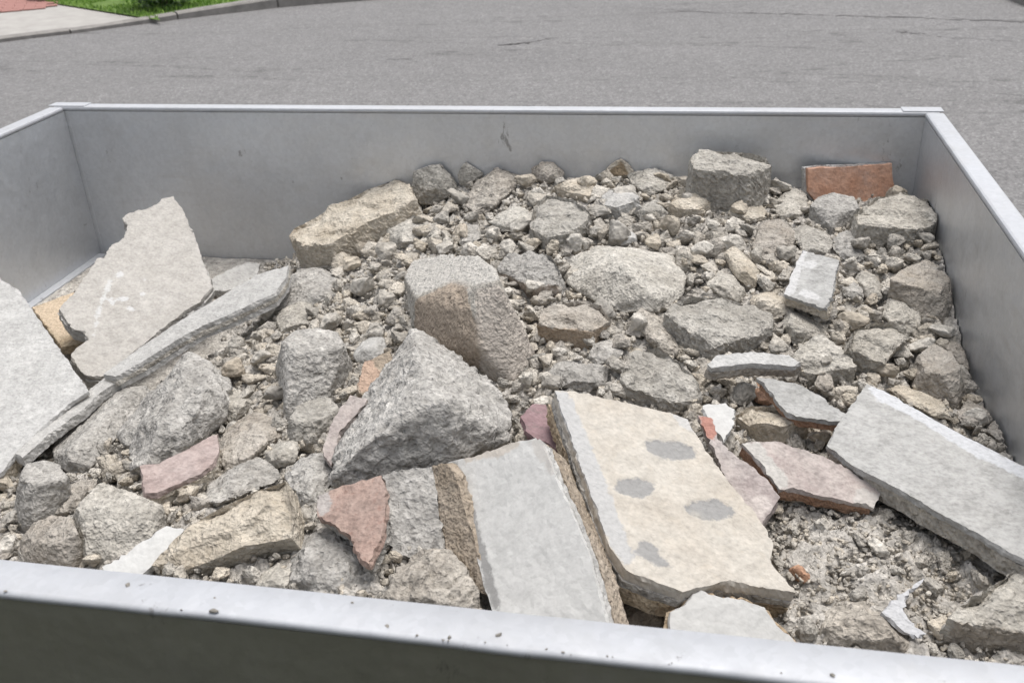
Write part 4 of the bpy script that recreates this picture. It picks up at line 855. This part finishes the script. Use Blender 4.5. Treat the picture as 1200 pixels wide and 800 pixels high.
rock('stone_wedge', 'beige', 'leaning tan wedge stone with a sharp edge', [(847, 294), (860, 287), (880, 300), (894, 318), (891, 333), (880, 339), (864, 327), (853, 311)], [(866, 308, -.5), (880, 330, -.4)], rough=.5)
rock('stone', 'brownish', 'small round stone at the foot of the squarish pale chunk', [(952, 446), (964, 433), (976, 438), (978, 453), (967, 460), (956, 454)], lift=.02)
rock('concrete_flake', 'concrete', 'slanting grey plate below the square pale tile piece', [(911, 381), (922, 361), (945, 370), (970, 382), (981, 396), (960, 404), (945, 402), (932, 405), (914, 390)], [(932, 382, -.4), (925, 392, -.4)], rough=.6, lump=.4)
rock('stone', 'brownish', 'dark stone squeezed between the upright chunk and the right wall', [(1102, 401), (1120, 394), (1141, 412), (1142, 431), (1131, 444), (1117, 422)])
rock('concrete_chunk', 'concrete', 'grey chunk in front of the pyramid shaped chunk', [(1027, 366), (1045, 343), (1065, 350), (1081, 370), (1079, 391), (1065, 397), (1044, 382)])
rock('mortar_lump', 'sandy', 'curved mortar ridge lump between the boulders right of centre', [(734, 377), (750, 357), (765, 361), (785, 385), (799, 411), (791, 422), (773, 412), (752, 393)], rough=1.3, lump=1.2)
rock('brick_fragment', 'terracotta', 'small orange brick fragment on the gravel right of the cream slab', [(921, 666), (930, 655), (951, 663), (954, 674), (945, 685), (929, 678)], [(940, 668, -.5)], rough=.3, lump=.3, cat='brick')
rock('brick_fragment', 'terracotta', 'orange brick fragment half hidden under the blue grey tile', [(878, 455), (888, 446), (902, 458), (909, 472), (898, 476), (884, 470)], rough=.3, lump=.3, cat='brick')
rock('stone', 'sandy', 'low rough stone at the front rim below the forked plaster strip', [(957, 744), (965, 716), (985, 702), (1010, 703), (1045, 715), (1075, 740), (1082, 762), (1070, 776), (1000, 770), (959, 760)], [(985, 722, -.35), (1030, 732, -.4)], rough=1.1)
rock('mortar_clod', 'sandy', 'sandy brown clod between the rust red tile and the big white tile', [(444, 694), (460, 666), (485, 648), (510, 639), (536, 650), (556, 680), (572, 714), (530, 722), (452, 712)], rough=2.0, lump=.9, lift=.02)
rock('mortar_lump', 'mortar', 'coarse grey mortar mound at the rim below the rust red tile', [(330, 690), (338, 650), (352, 630), (370, 614), (395, 616), (412, 635), (428, 658), (447, 672), (446, 706), (370, 704), (332, 698)], rough=1.7, lump=.8, lift=-.01)
rock('stone', 'concrete', 'small pale stone peeping over the rim right of the beige block', [(291, 686), (310, 668), (328, 658), (342, 664), (338, 694), (300, 692)])
rock('stone', 'brownish', 'grey stone low down where the slab meets the right wall', [(1119, 487), (1135, 464), (1156, 475), (1166, 492), (1152, 503), (1130, 498)])
rock('stone', 'brownish', 'dark brown stone touching the right wall above the grey slab', [(1153, 502), (1175, 492), (1193, 498), (1191, 522), (1176, 522)])
rock('concrete_flake', 'beige', 'flat beige flake along the upper edge of the big grey slab', [(1034, 452), (1060, 451), (1090, 463), (1115, 475), (1127, 492), (1100, 490), (1060, 472)], rough=.7)
rock('concrete_chunk', 'tan', 'brown broken piece under the cream slab at the rim', [(722, 690), (740, 672), (772, 684), (796, 692), (786, 712), (780, 745), (724, 740)], rough=.8, lump=.5, patches=[([(740, 690), (790, 690), (786, 712), (750, 715)], (.42, .37, .31))])
rock('concrete_chunk', 'mortar', 'shaded grey chunk in the gap between the white tile and the cream slab', [(640, 524), (660, 520), (678, 548), (692, 590), (680, 600), (655, 566)], rough=.8)
rock('stone', 'pale', 'pale five sided stone left of the brown tile piece', [(412, 410), (428, 394), (450, 394), (456, 408), (440, 420), (428, 426), (414, 424)], [(430, 406, -.3)])
rock('stone', 'beige', 'tan stone right of the leaning wedge, under the pale tile piece', [(878, 352), (884, 340), (905, 342), (930, 352), (932, 366), (908, 374), (884, 366)], [(895, 352, -.4), (918, 360, -.4)], rough=.6)
rock('stone', 'mortar', 'rounded grey stone below the square pale tile piece', [(985, 335), (1000, 322), (1016, 334), (1016, 348), (1000, 352), (988, 346)])
rock('stone', 'concrete', 'egg shaped grey stone left of the pyramid shaped chunk', [(1000, 328), (1008, 312), (1024, 318), (1034, 336), (1034, 352), (1022, 356), (1008, 344)])
rock('stone', 'concrete', 'grey stone above the broad flat topped boulder', [(826, 326), (838, 313), (856, 318), (866, 334), (878, 344), (866, 354), (842, 346), (828, 338)])
rock('stone', 'mortar', 'knobbly grey lump right of the tan faced stone', [(690, 412), (700, 398), (722, 396), (732, 410), (726, 424), (708, 430), (692, 426)], rough=1.5)
rock('stone', 'mortar', 'broad grey lump above the left end of the cream slab', [(636, 440), (650, 424), (680, 420), (712, 430), (716, 450), (690, 458), (652, 452), (640, 450)], rough=1.4)
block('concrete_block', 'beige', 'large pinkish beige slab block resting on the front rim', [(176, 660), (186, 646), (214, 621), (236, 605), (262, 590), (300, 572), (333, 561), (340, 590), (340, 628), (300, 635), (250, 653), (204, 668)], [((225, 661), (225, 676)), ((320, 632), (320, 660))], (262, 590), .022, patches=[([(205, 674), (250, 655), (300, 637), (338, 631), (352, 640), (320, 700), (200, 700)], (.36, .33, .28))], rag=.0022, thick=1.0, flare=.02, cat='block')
block('stone_block', 'beige', 'long yellowish beige stone block leaning on the heap near the back wall', [(338, 275), (345, 265), (370, 252), (400, 236), (430, 220), (465, 208), (480, 215), (487, 232), (460, 246), (430, 258), (405, 272), (385, 284), (362, 286), (349, 285)], [((365, 286), (365, 309)), ((470, 241), (470, 259))], (420, 226), .012, rag=.005, cat='block', zup=.03)
block('concrete_block', 'concrete', 'big grey concrete block sitting high against the back wall', [(809, 183), (820, 174), (850, 175), (880, 177), (898, 182), (904, 192), (894, 198), (876, 203), (845, 200), (812, 195)], [((822, 196), (822, 231)), ((884, 201), (886, 238))], (850, 175), .004, rag=.004, cat='block', lean=.1, zup=.012)
block('concrete_block', 'concrete', 'wide overhanging grey block in the back right corner', [(1002, 249), (1025, 231), (1060, 222), (1076, 230), (1100, 232), (1107, 252), (1090, 262), (1075, 266), (1040, 264), (1006, 260)], [((1020, 262), (1020, 289)), ((1088, 262), (1088, 282))], (1060, 222), .006, rag=.005, cat='block', thick=.9)
block('concrete_boulder', 'concrete', 'broad flat topped boulder right of centre', [(779, 364), (790, 351), (812, 344), (850, 347), (885, 357), (906, 368), (907, 386), (868, 396), (838, 406), (800, 380)], [((815, 389), (812, 413)), ((885, 392), (885, 412))], (830, 345), .012, rag=.005)
block('concrete_chunk', 'concrete', 'large cube shaped chunk in the middle of the right slope', [(994, 408), (1005, 386), (1025, 375), (1050, 377), (1068, 393), (1057, 400), (1038, 424), (1008, 412)], [((1012, 413), (1012, 441)), ((1050, 406), (1052, 434))], (1035, 376), .014, rag=.004)
block('concrete_chunk', 'concrete', 'squarish pale chunk left of the cube shaped chunk', [(929, 416), (945, 392), (965, 389), (985, 405), (1003, 425), (980, 430), (955, 436), (938, 432)], [((948, 434), (948, 450)), ((985, 429), (985, 449))], (965, 389), .016, rag=.004)
block('concrete_chunk', 'concrete', 'slab like grey chunk directly above the cream tile slab', [(726, 440), (738, 412), (770, 404), (800, 425), (819, 445), (824, 466), (790, 468), (735, 452)], [((740, 453), (736, 469)), ((800, 468), (802, 483))], (770, 404), .02, rag=.004, top_amp=.003)
block('concrete_chunk', 'brownish', 'tan faced stone right of the central boulder', [(630, 374), (636, 363), (650, 355), (680, 349), (705, 355), (716, 373), (692, 386), (660, 382), (634, 378)], [((645, 379), (645, 404)), ((694, 385), (696, 402))], (675, 350), .012, patches=[([(620, 380), (660, 385), (694, 389), (720, 378), (720, 415), (620, 415)], (.33, .265, .20))])
block('concrete_chunk', 'concrete', 'large light grey chunk behind the speckled stone', [(620, 264), (626, 240), (640, 227), (670, 231), (691, 245), (688, 256), (668, 270), (640, 276)], [((634, 275), (634, 294)), ((674, 266), (676, 286))], (655, 228), .012, rag=.004)
block('stone', 'mortar', 'black and white speckled stone with a smooth brown underside', [(582, 315), (595, 300), (620, 293), (645, 298), (656, 318), (650, 330), (625, 336), (598, 322)], [((602, 325), (602, 337)), ((640, 334), (640, 350))], (622, 293), .01, rag=.003, top_amp=.003, patches=[([(575, 318), (598, 325), (626, 339), (652, 333), (660, 345), (640, 360), (590, 345)], (.36, .31, .265))], cat='stone')
block('stone', 'beige', 'flat topped tan stone left of the big back wall block', [(784, 238), (790, 228), (815, 224), (834, 235), (820, 243), (796, 242)], [((797, 242), (797, 252)), ((820, 243), (820, 253))], (808, 225), .006, cat='stone')
block('stone', 'beige', 'flat beige stone just below the crest', [(649, 216), (670, 207), (695, 210), (704, 222), (690, 227), (662, 222)], [((665, 223), (665, 231)), ((688, 227), (690, 236))], (680, 208), .006, cat='stone')
block('stone', 'pale', 'whitish grey cube shaped stone below the crest', [(701, 232), (712, 220), (735, 215), (749, 230), (725, 241), (706, 237)], [((709, 238), (709, 251)), ((736, 236), (736, 252))], (728, 217), .006, cat='stone')
block('stone', 'beige', 'cream coloured angular stone behind the wide pink tile', [(861, 484), (880, 472), (915, 475), (943, 488), (930, 495), (914, 503), (878, 496)], [((880, 497), (878, 511)), ((920, 500), (922, 520))], (900, 474), .008, cat='stone', rag=.003, top_amp=.001)
facet('concrete_boulder', 'concrete', 'big central boulder with a flat pale top and a brown front face', [(473, 322), (484, 304), (520, 297), (560, 299), (579, 312), (586, 330), (556, 336), (530, 330), (487, 350)], [(482, 385), (505, 408), (540, 428), (567, 441), (600, 447), (618, 432), (627, 414)], [((487, 350), (492, 398)), ((556, 336), (568, 441))], (540, 298), .0, lean=.55, rough=.8, edge=[(561, 405, (567, 441), .035), (558, 365, (567, 441), .02)],
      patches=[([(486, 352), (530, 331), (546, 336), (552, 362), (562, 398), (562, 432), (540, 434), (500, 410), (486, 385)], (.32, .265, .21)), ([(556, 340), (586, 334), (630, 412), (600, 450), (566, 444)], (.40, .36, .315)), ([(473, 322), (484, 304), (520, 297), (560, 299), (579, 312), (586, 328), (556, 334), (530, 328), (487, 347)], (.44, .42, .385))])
facet('concrete_chunk', 'concrete', 'big five sided grey beige stone just above the front rim', [(90, 592), (118, 564), (140, 569), (168, 580), (192, 591), (170, 602), (110, 600)], [(84, 608), (88, 624), (92, 643), (102, 658), (125, 654), (150, 649), (178, 634), (193, 612)], [((108, 601), (106, 656)), ((170, 602), (172, 637))], (140, 568), .0, lean=.5, rough=.8)
facet('concrete_chunk', 'mortar', 'blocky grey concrete chunk left of the two central boulders', [(330, 399), (345, 387), (372, 383), (396, 388), (404, 405), (372, 412), (340, 412)], [(322, 432), (330, 462), (335, 488), (346, 483), (365, 475), (385, 465), (402, 447), (413, 426)], [((345, 412), (345, 482)), ((390, 408), (390, 460))], (370, 384), .0, lean=.45)
facet('concrete_chunk', 'brownish', 'large pyramid shaped brown grey chunk against the right wall', [(1043, 326), (1065, 308), (1085, 301), (1101, 312), (1116, 326), (1102, 340), (1075, 337)], [(1043, 347), (1060, 358), (1080, 373), (1106, 372), (1126, 357), (1130, 342)], [((1075, 337), (1078, 371)), ((1102, 340), (1104, 371))], (1080, 303), .0, lean=.3)
facet('concrete_chunk', 'brownish', 'upright brown grey chunk beside the right wall', [(1076, 414), (1095, 401), (1115, 412), (1127, 430), (1106, 439), (1084, 433)], [(1067, 438), (1070, 451), (1095, 466), (1121, 477), (1132, 461)], [((1087, 434), (1085, 460)), ((1108, 438), (1110, 472))], (1100, 403), .0, lean=.25)
facet('stone', 'mortar', 'angular grey stone in front of the red brick tile', [(949, 241), (957, 231), (975, 225), (1000, 230), (1008, 243), (986, 249), (962, 244)], [(950, 251), (959, 258), (975, 268), (992, 264), (1008, 248)], [((965, 245), (965, 261)), ((988, 249), (988, 265))], (980, 226), .0, cat='stone')
facet('concrete_chunk', 'mortar', 'grey chunk with a jagged brow near the left end of the front rim', [(23, 557), (30, 543), (50, 538), (70, 543), (79, 558), (56, 567), (30, 565)], [(17, 590), (17, 609), (26, 617), (40, 615), (62, 603), (78, 582)], [((33, 565), (31, 615)), ((62, 565), (60, 604))], (50, 539), .0, lean=.2)
facet('concrete_chunk', 'concrete', 'rounded chunk below the blocky grey concrete chunk', [(338, 490), (350, 473), (365, 467), (386, 464), (400, 479), (376, 491), (350, 495)], [(335, 512), (346, 518), (362, 514), (392, 497)], [((350, 495), (350, 516)), ((382, 489), (382, 502))], (370, 466), .0)
facet('concrete_chunk', 'brownish', 'dark rounded chunk touching the front rim near the left edge', [(25, 630), (40, 611), (60, 602), (82, 604), (91, 622), (62, 635), (35, 637)], [(20, 646), (25, 658), (45, 664), (82, 662), (95, 647)], [((38, 637), (38, 662)), ((80, 629), (82, 662))], (65, 603), .0)
block('concrete_block', 'concrete', 'large grey block cut off by the bottom right corner of the picture', [(1112, 722), (1135, 702), (1160, 686), (1200, 661), (1290, 640), (1300, 735), (1200, 738), (1124, 726)], [((1124, 726), (1105, 770)), ((1200, 738), (1198, 784))], (1170, 680), .01, rag=.004, lean=.3, patches=[([(1080, 790), (1118, 728), (1200, 742), (1300, 740), (1300, 800)], (.33, .295, .25))], cat='block')
flush_rocks()
print('rocks done %.1f' % (time.time() - T0))

# ------------------------------------------------------------------ heap fines: one continuous rough surface
nx, ny = 460, 356
gx, gy = np.meshgrid(np.linspace(X0 + .002, X1 - .002, nx), np.linspace(Y0 + .002, Y1 - .002, ny))
z = heap(gx, gy).ravel(); P = np.c_[gx.ravel(), gy.ravel(), z]
low = np.clip((z - ZF - .004) / .05, 0.05, 1)
z = z - .025 + low*1.15 * (.009 * fbm(P / .055, 2, .5, billow=True) + .0065 * fbm(P / .02, 3, .55, billow=True) + .0022 * fbm(P / .0075, 2))
_px, _py, _ = to_px(P); z = z + .010 * np.clip((_px - 880) / 50, 0, 1) * np.clip((_py - 560) / 40, 0, 1)
z = np.maximum(z, ZF + .0025 + .0012 * fbm(P / .02, 2))
fv = np.c_[gx.ravel(), gy.ravel(), z] - [0, 0, ZF]
ii, jj = np.meshgrid(np.arange(nx - 1), np.arange(ny - 1)); a = (jj * nx + ii).ravel()
fme = bpy.data.meshes.new('rubble_fines')
fme.vertices.add(len(fv)); fme.vertices.foreach_set('co', fv.ravel())
q = np.stack([a, a + 1, a + nx + 1, a + nx], 1); fme.loops.add(q.size); fme.loops.foreach_set('vertex_index', q.ravel().astype(np.int32))
fme.polygons.add(len(q)); fme.polygons.foreach_set('loop_start', np.arange(0, q.size, 4, dtype=np.int32)); fme.polygons.foreach_set('use_smooth', [True] * len(q)); fme.update(calc_edges=True)
tag(link('rubble_fines', fme, M['fines'], None, (0, 0, ZF)), 'grey beige crushed mortar dust filling between the larger pieces', 'rubble', kind='stuff')

# ------------------------------------------------------------------ small stones: individuals sharing a few meshes
STN = []
tmp = bpy.data.collections.new('tmp'); COL.children.link(tmp); obs = []
for k in range(14):
    p = RNG.normal(size=(11, 3)); p /= np.linalg.norm(p, axis=1)[:, None]; p *= RNG.uniform(.75, 1.0, (11, 1)); p *= [1, RNG.uniform(.7, .95), RNG.uniform(.5, .8)]
    o = bpy.data.objects.new('h', hull_mesh([tuple(x) for x in p])); tmp.objects.link(o); md = o.modifiers.new('r', 'REMESH'); md.mode = 'VOXEL'; md.voxel_size = .085; obs.append(o)
dg = bpy.context.evaluated_depsgraph_get()
for k, o in enumerate(obs):
    me = bpy.data.meshes.new_from_object(o.evaluated_get(dg), preserve_all_data_layers=False, depsgraph=dg); me.name = 'rubble_stone'
    n = len(me.vertices); v = np.empty(n * 3); me.vertices.foreach_get('co', v); v = v.reshape(-1, 3); e = np.empty(len(me.edges) * 2, np.int64); me.edges.foreach_get('vertices', e); e = e.reshape(-1, 2)
    v = smooth_np(v, e, 1); me.vertices.foreach_set('co', v.ravel()); me.update(); nr = np.empty(n * 3); me.vertex_normals.foreach_get('vector', nr); nr = nr.reshape(-1, 3)
    for dk in range(9):
        u_ = RNG.normal(size=3); u_ /= np.linalg.norm(u_); h_ = v @ u_; v = v - np.outer(np.clip(h_ - np.quantile(h_, RNG.uniform(.84, .95)), 0, None), u_)
    me.vertices.foreach_set('co', v.ravel()); me.update(); nr2 = np.empty(n * 3); me.vertex_normals.foreach_get('vector', nr2); nr = nr2.reshape(-1, 3)
    w = v + 9.1 * k; v = v + nr * (.03 * fbm(w * 1.5, 2) + .045 * fbm(w * 4, 3, .6) - .08 * np.clip(fbm(w * 4.5 + 7, 2) - .25, 0, 1))[:, None]
    me.vertices.foreach_set('co', v.ravel()); me.polygons.foreach_set('use_smooth', [True] * len(me.polygons)); me.materials.append(M['small']); me.update(); STN.append(me)
for o in obs: bpy.data.objects.remove(o)
bpy.data.collections.remove(tmp)
SB = [m_.copy() for m_ in STN[:6]]
for m_ in SB: m_.materials.clear(); m_.materials.append(M['small_beige'])

MASK = np.zeros((800, 1400), bool); my, mx = np.mgrid[0:800, -100:1300]
for poly in TRACED:
    pp = np.array(poly); x0_, x1_, y0_, y1_ = int(max(-100, pp[:, 0].min() - 1)), int(min(1299, pp[:, 0].max() + 2)), int(max(0, pp[:, 1].min() - 1)), int(min(799, pp[:, 1].max() + 2))
    sl = (slice(y0_, y1_), slice(x0_ + 100, x1_ + 100)); MASK[sl] |= inside(mx[sl], my[sl], poly)
_t = np.linspace(0, 2 * math.pi, 6, endpoint=False); _ox, _oy = np.r_[0, np.cos(_t)], np.r_[0, np.sin(_t)]
def free(px, py, r):
    """share of a little disc that no traced piece covers"""
    return 1 - MASK[np.clip(py + r * _oy, 0, 799).astype(int), np.clip(px + r * _ox + 100, 0, 1399).astype(int)].mean()
placed = []
def try_stone(px, py, r, minfree=0.55, gap=.68):
    if free(px, py, r) < minfree: return False
    for a_, b_, c_ in placed:
        if (a_ - px) ** 2 + (b_ - py) ** 2 < ((c_ + r) * gap) ** 2: return False
    placed.append((px, py, r)); return True
cand = []
zone = [(40, 540), (0, 560), (0, 650), (330, 690), (700, 725), (960, 760), (1190, 778), (1190, 520), (1125, 330), (1105, 240), (940, 215), (800, 195), (700, 195), (620, 195), (540, 200), (480, 235), (430, 285), (330, 340), (290, 395), (250, 420), (150, 470)]
for rlo, rhi, cnt in ((16, 24, 100), (11, 16, 120), (8, 11, 80)):
    tries = 0; got = 0
    while got < cnt and tries < 9000 and len(placed) < 300:
        tries += 1; px, py = random.uniform(0, 1195), random.uniform(190, 775)
        if not inside(np.array([px]), np.array([py]), zone)[0]: continue
        if px > 880 and py > 560 and random.random() < .85: continue          # the fine gravel patch
        if float(at_d(np.array([px]), np.array([py]), heap_d(px, py))[0][1]) > Y1 - .03 or inside(np.array([px]), np.array([py]), [(130, 452), (165, 430), (200, 415), (245, 402), (290, 385), (262, 410), (235, 418), (205, 432), (185, 455), (150, 468)])[0]: continue
        if try_stone(px, py, random.uniform(rlo, rhi)): got += 1
REG = [(lambda x, y: y > 560 and x < 480, 'small rubble stone in the gaps near the left half of the front rim', 'small stones by the front rim'),
       (lambda x, y: x > 880 and y > 470, 'small rubble stone in the gravel around the pink tiles', 'small stones around the pink tiles'),
       (lambda x, y: x > 880, 'small rubble stone among the chunks along the right wall', 'small stones along the right wall'),
       (lambda x, y: y < 300, 'small rubble stone on the upper slope below the back wall', 'small stones on the upper slope'),
       (lambda x, y: x < 480, 'small rubble stone in the loose patch left of the central boulders', 'small stones left of the boulders'),
       (lambda x, y: True, 'small rubble stone filling between the boulders in the middle', 'small stones between the boulders')]
for px, py, r in placed:
    d = float(heap_d(px, py)[0]); P = at_d(np.array([px]), np.array([py]), np.array([d]))[0]; s = r / F_PX * d * 1.12
    beige = random.random() < (.32 if py < 330 else .16)
    o = bpy.data.objects.new('rubble_stone', random.choice(SB if beige else STN)); COL.objects.link(o)
    sc = s * np.array([random.uniform(.9, 1.2), random.uniform(.8, 1.05), random.uniform(.8, 1.1)])
    o.location = (min(max(P[0], X0 + s), X1 - s), min(max(P[1], Y0 + s), Y1 - s), P[2] + .35 * s); o.scale = sc; o.rotation_euler = (random.uniform(-.6, .6), random.uniform(-.6, .6), random.uniform(0, 6.28))
    for fn, lab, grp in REG:
        if fn(px, py): tag(o, lab.replace('small rubble', 'small tan' if beige else 'small grey'), 'stone', grp); break

# ------------------------------------------------------------------ gravel and crumbs: past counting, one mesh
def hull_np(k):
    p = RNG.normal(size=(k, 3)); p /= np.linalg.norm(p, axis=1)[:, None]; p *= RNG.uniform(.7, 1.0, (k, 1)); me_ = hull_mesh([tuple(x) for x in p])
    v_ = np.array([tuple(q_.co) for q_ in me_.vertices]); f_ = [tuple(q_.vertices) for q_ in me_.polygons]; bpy.data.meshes.remove(me_)
    return v_, np.array([t_ for t_ in f_ if len(t_) == 3])
VAR = [hull_np(k) for k in [9, 10, 11, 12, 14] * 8]
def mid(v, f):
    """one round of subdivision with a little jitter: chipped facets"""
    ed = {}; v = list(v); nf = []
    def mpt(a, b):
        k = (min(a, b), max(a, b))
        if k not in ed: ed[k] = len(v); v.append((v[a] + v[b]) / 2 * (1 + RNG.normal() * .05))
        return ed[k]
    for a, b_, c_ in f:
        x, y, z_ = mpt(a, b_), mpt(b_, c_), mpt(c_, a); nf += [(a, x, z_), (x, b_, y), (z_, y, c_), (x, y, z_)]
    return np.array(v), np.array(nf)
VAR2 = [mid(*mid(*VAR[k])) for k in range(24)]
V_, F_, C_ = [], [], []; base = 0; cnt = 0
def crumb(P, s, var=None):
    global base, cnt
    v, f = (var or VAR)[cnt % len(var or VAR)]; a, b = random.uniform(0, 6.28), random.uniform(-1.2, 1.2); ca, sa, cb_, sb = math.cos(a), math.sin(a), math.cos(b), math.sin(b)
    R_ = np.array([[ca, -sa, 0], [sa, ca, 0], [0, 0, 1]]) @ np.array([[1, 0, 0], [0, cb_, -sb], [0, sb, cb_]])
    V_.append((v * s * np.array([random.uniform(.8, 1.4), random.uniform(.6, 1.1), random.uniform(.45, .95)])) @ R_.T + P); F_.append(f + base); base += len(v); cnt += 1
    C_.append(np.full(len(v), random.random()))
HOLLOW = [(130, 452), (165, 430), (200, 415), (245, 402), (290, 385), (262, 410), (235, 418), (205, 432), (185, 455), (150, 468)]
for k in range(9000):
    px, py = random.uniform(0, 1195), random.uniform(190, 775)
    if not inside(np.array([px]), np.array([py]), zone)[0]: continue
    r = random.uniform(4.5, 9.5) if random.random() < .5 else random.uniform(9, 17)
    if px > 880 and py > 560: r = min(r, 5.0)
    if free(px, py, r) < .55 or inside(np.array([px]), np.array([py]), HOLLOW)[0]: continue
    d = float(heap_d(px, py)[0]); P = at_d(np.array([px]), np.array([py]), np.array([d]))[0]; s = r / F_PX * d * 1.1
    if P[1] > Y1 - .03 or P[0] > X1 - .02 or P[1] < Y0 + .03: continue
    crumb(P + [0, 0, random.uniform(-.012, .006)], s, VAR2)
n = 26000; xy = RNG.uniform([X0 + .02, Y0 + .02], [X1 - .02, Y1 - .025], (n, 2)); xy[20000:] = RNG.uniform([-.1, .62], [.39, 1.05], (6000, 2)); hz = heap(xy[:, 0], xy[:, 1]); dens = np.clip((hz - ZF - .01) / .04, .06, 1)
px, py, _ = to_px(np.c_[xy, hz]); patch = (px > 880) & (py > 560)
for i in range(n):
    if random.random() > dens[i] or inside(px[i:i + 1], py[i:i + 1], HOLLOW)[0]: continue
    s = random.choice((.0022, .003, .0035, .0045, .006, .0085)) * random.uniform(.8, 1.25)
    if patch[i]: s = min(s, .0048)
    crumb(np.array([xy[i, 0], xy[i, 1], hz[i] - (.001 if patch[i] else .005) + RNG.uniform(-.006, .006)]), s)
V_ = np.vstack(V_); C_ = np.concatenate(C_); F_ = np.vstack(F_)
V_[:, 0] = np.clip(V_[:, 0], X0 + .002, X1 - .002); V_[:, 1] = np.clip(V_[:, 1], Y0 + .002, Y1 - .002)
gme = bpy.data.meshes.new('gravel'); gme.vertices.add(len(V_)); gme.vertices.foreach_set('co', (V_ - [0, 0, ZF]).ravel())
gme.loops.add(F_.size); gme.loops.foreach_set('vertex_index', F_.ravel().astype(np.int32)); gme.polygons.add(len(F_)); gme.polygons.foreach_set('loop_start', np.arange(0, F_.size, 3, dtype=np.int32)); gme.update(calc_edges=True)
M['gravel'] = rock_mat('gravel_crumbs', (0.365, 0.343, 0.308), (0.47, 0.448, 0.41), speck=0.5, rand=0.0, tint=False, obj_random=False, scale=1.0)
at = gme.attributes.new('shade', 'FLOAT', 'POINT'); at.data.foreach_set('value', C_)
_nt = M['gravel'].node_tree; _b = _nt.nodes['Principled BSDF']; _src = _b.inputs['Base Color'].links[0].from_socket; _a = N(_nt, 'ShaderNodeAttribute', attribute_name='shade')
_r = ramp(_nt, _a.outputs['Fac'], [(0.0, (.80, .78, .76)), (.35, (.97, .95, .92)), (.7, (1.05, .99, .9)), (1.0, (1.2, 1.19, 1.17))]); _nt.links.new(mixc(_nt, 1.0, _src, _r.outputs[0], 'MULTIPLY'), _b.inputs['Base Color'])
tag(link('gravel', gme, M['gravel'], None, (0, 0, ZF)), 'loose grey beige gravel and mortar crumbs over the heap', 'gravel', kind='stuff')
print('placed stones', len(placed))

# ------------------------------------------------------------------ grit left lying on the front rail
V2, F2, k0 = [], [], 0
for k in range(130):
    x = random.uniform(X0, X1); e = random.random()
    y = Y0 - WF + abs(random.gauss(0, .002)) + .001 if e < .88 else random.uniform(Y0 - WF + .003, Y0 - .002)
    if e < .88 and pnoise(np.array([[x * 6, 3.3, 0]]))[0] < .05: continue
    v, f = VAR[k % len(VAR)]; s = random.uniform(.0005, .0013) if e < .97 else random.uniform(.002, .0032)
    V2.append(v * s * [random.uniform(.8, 1.8), 1, .6] + [x, y, ZR + s * .25]); F2.append(f + k0); k0 += len(v)
V2 = np.vstack(V2); F2 = np.vstack(F2); me = mesh_np('grit', V2 - [0, Y0, ZR], F2)
M['grit'] = plain_mat('rail_grit', (.16, .15, .13), (.30, .28, .25), 300)
tag(link('grit', me, M['grit'], None, (0, Y0, ZR)), 'dark grit and dirt specks along the edge of the front rail', 'grit', kind='stuff')
rp = at_z(np.array([255.]), np.array([711.]), ZR)[0]
o = bpy.data.objects.new('rubble_stone', STN[3].copy()); COL.objects.link(o); o.data.materials.clear(); o.data.materials.append(M['grit']); o.location = (rp[0], Y0 - WF + .004, ZR + .0012); o.scale = (.007, .003, .003)
tag(o, 'tiny brown dirt clod stuck on the outer edge of the front rail', 'dirt clod')
print('script built in %.1f s, objects %d, tris %d' % (time.time() - T0, len(bpy.data.objects), sum(len(o.data.polygons) for o in bpy.data.objects if o.type == 'MESH') * 2))
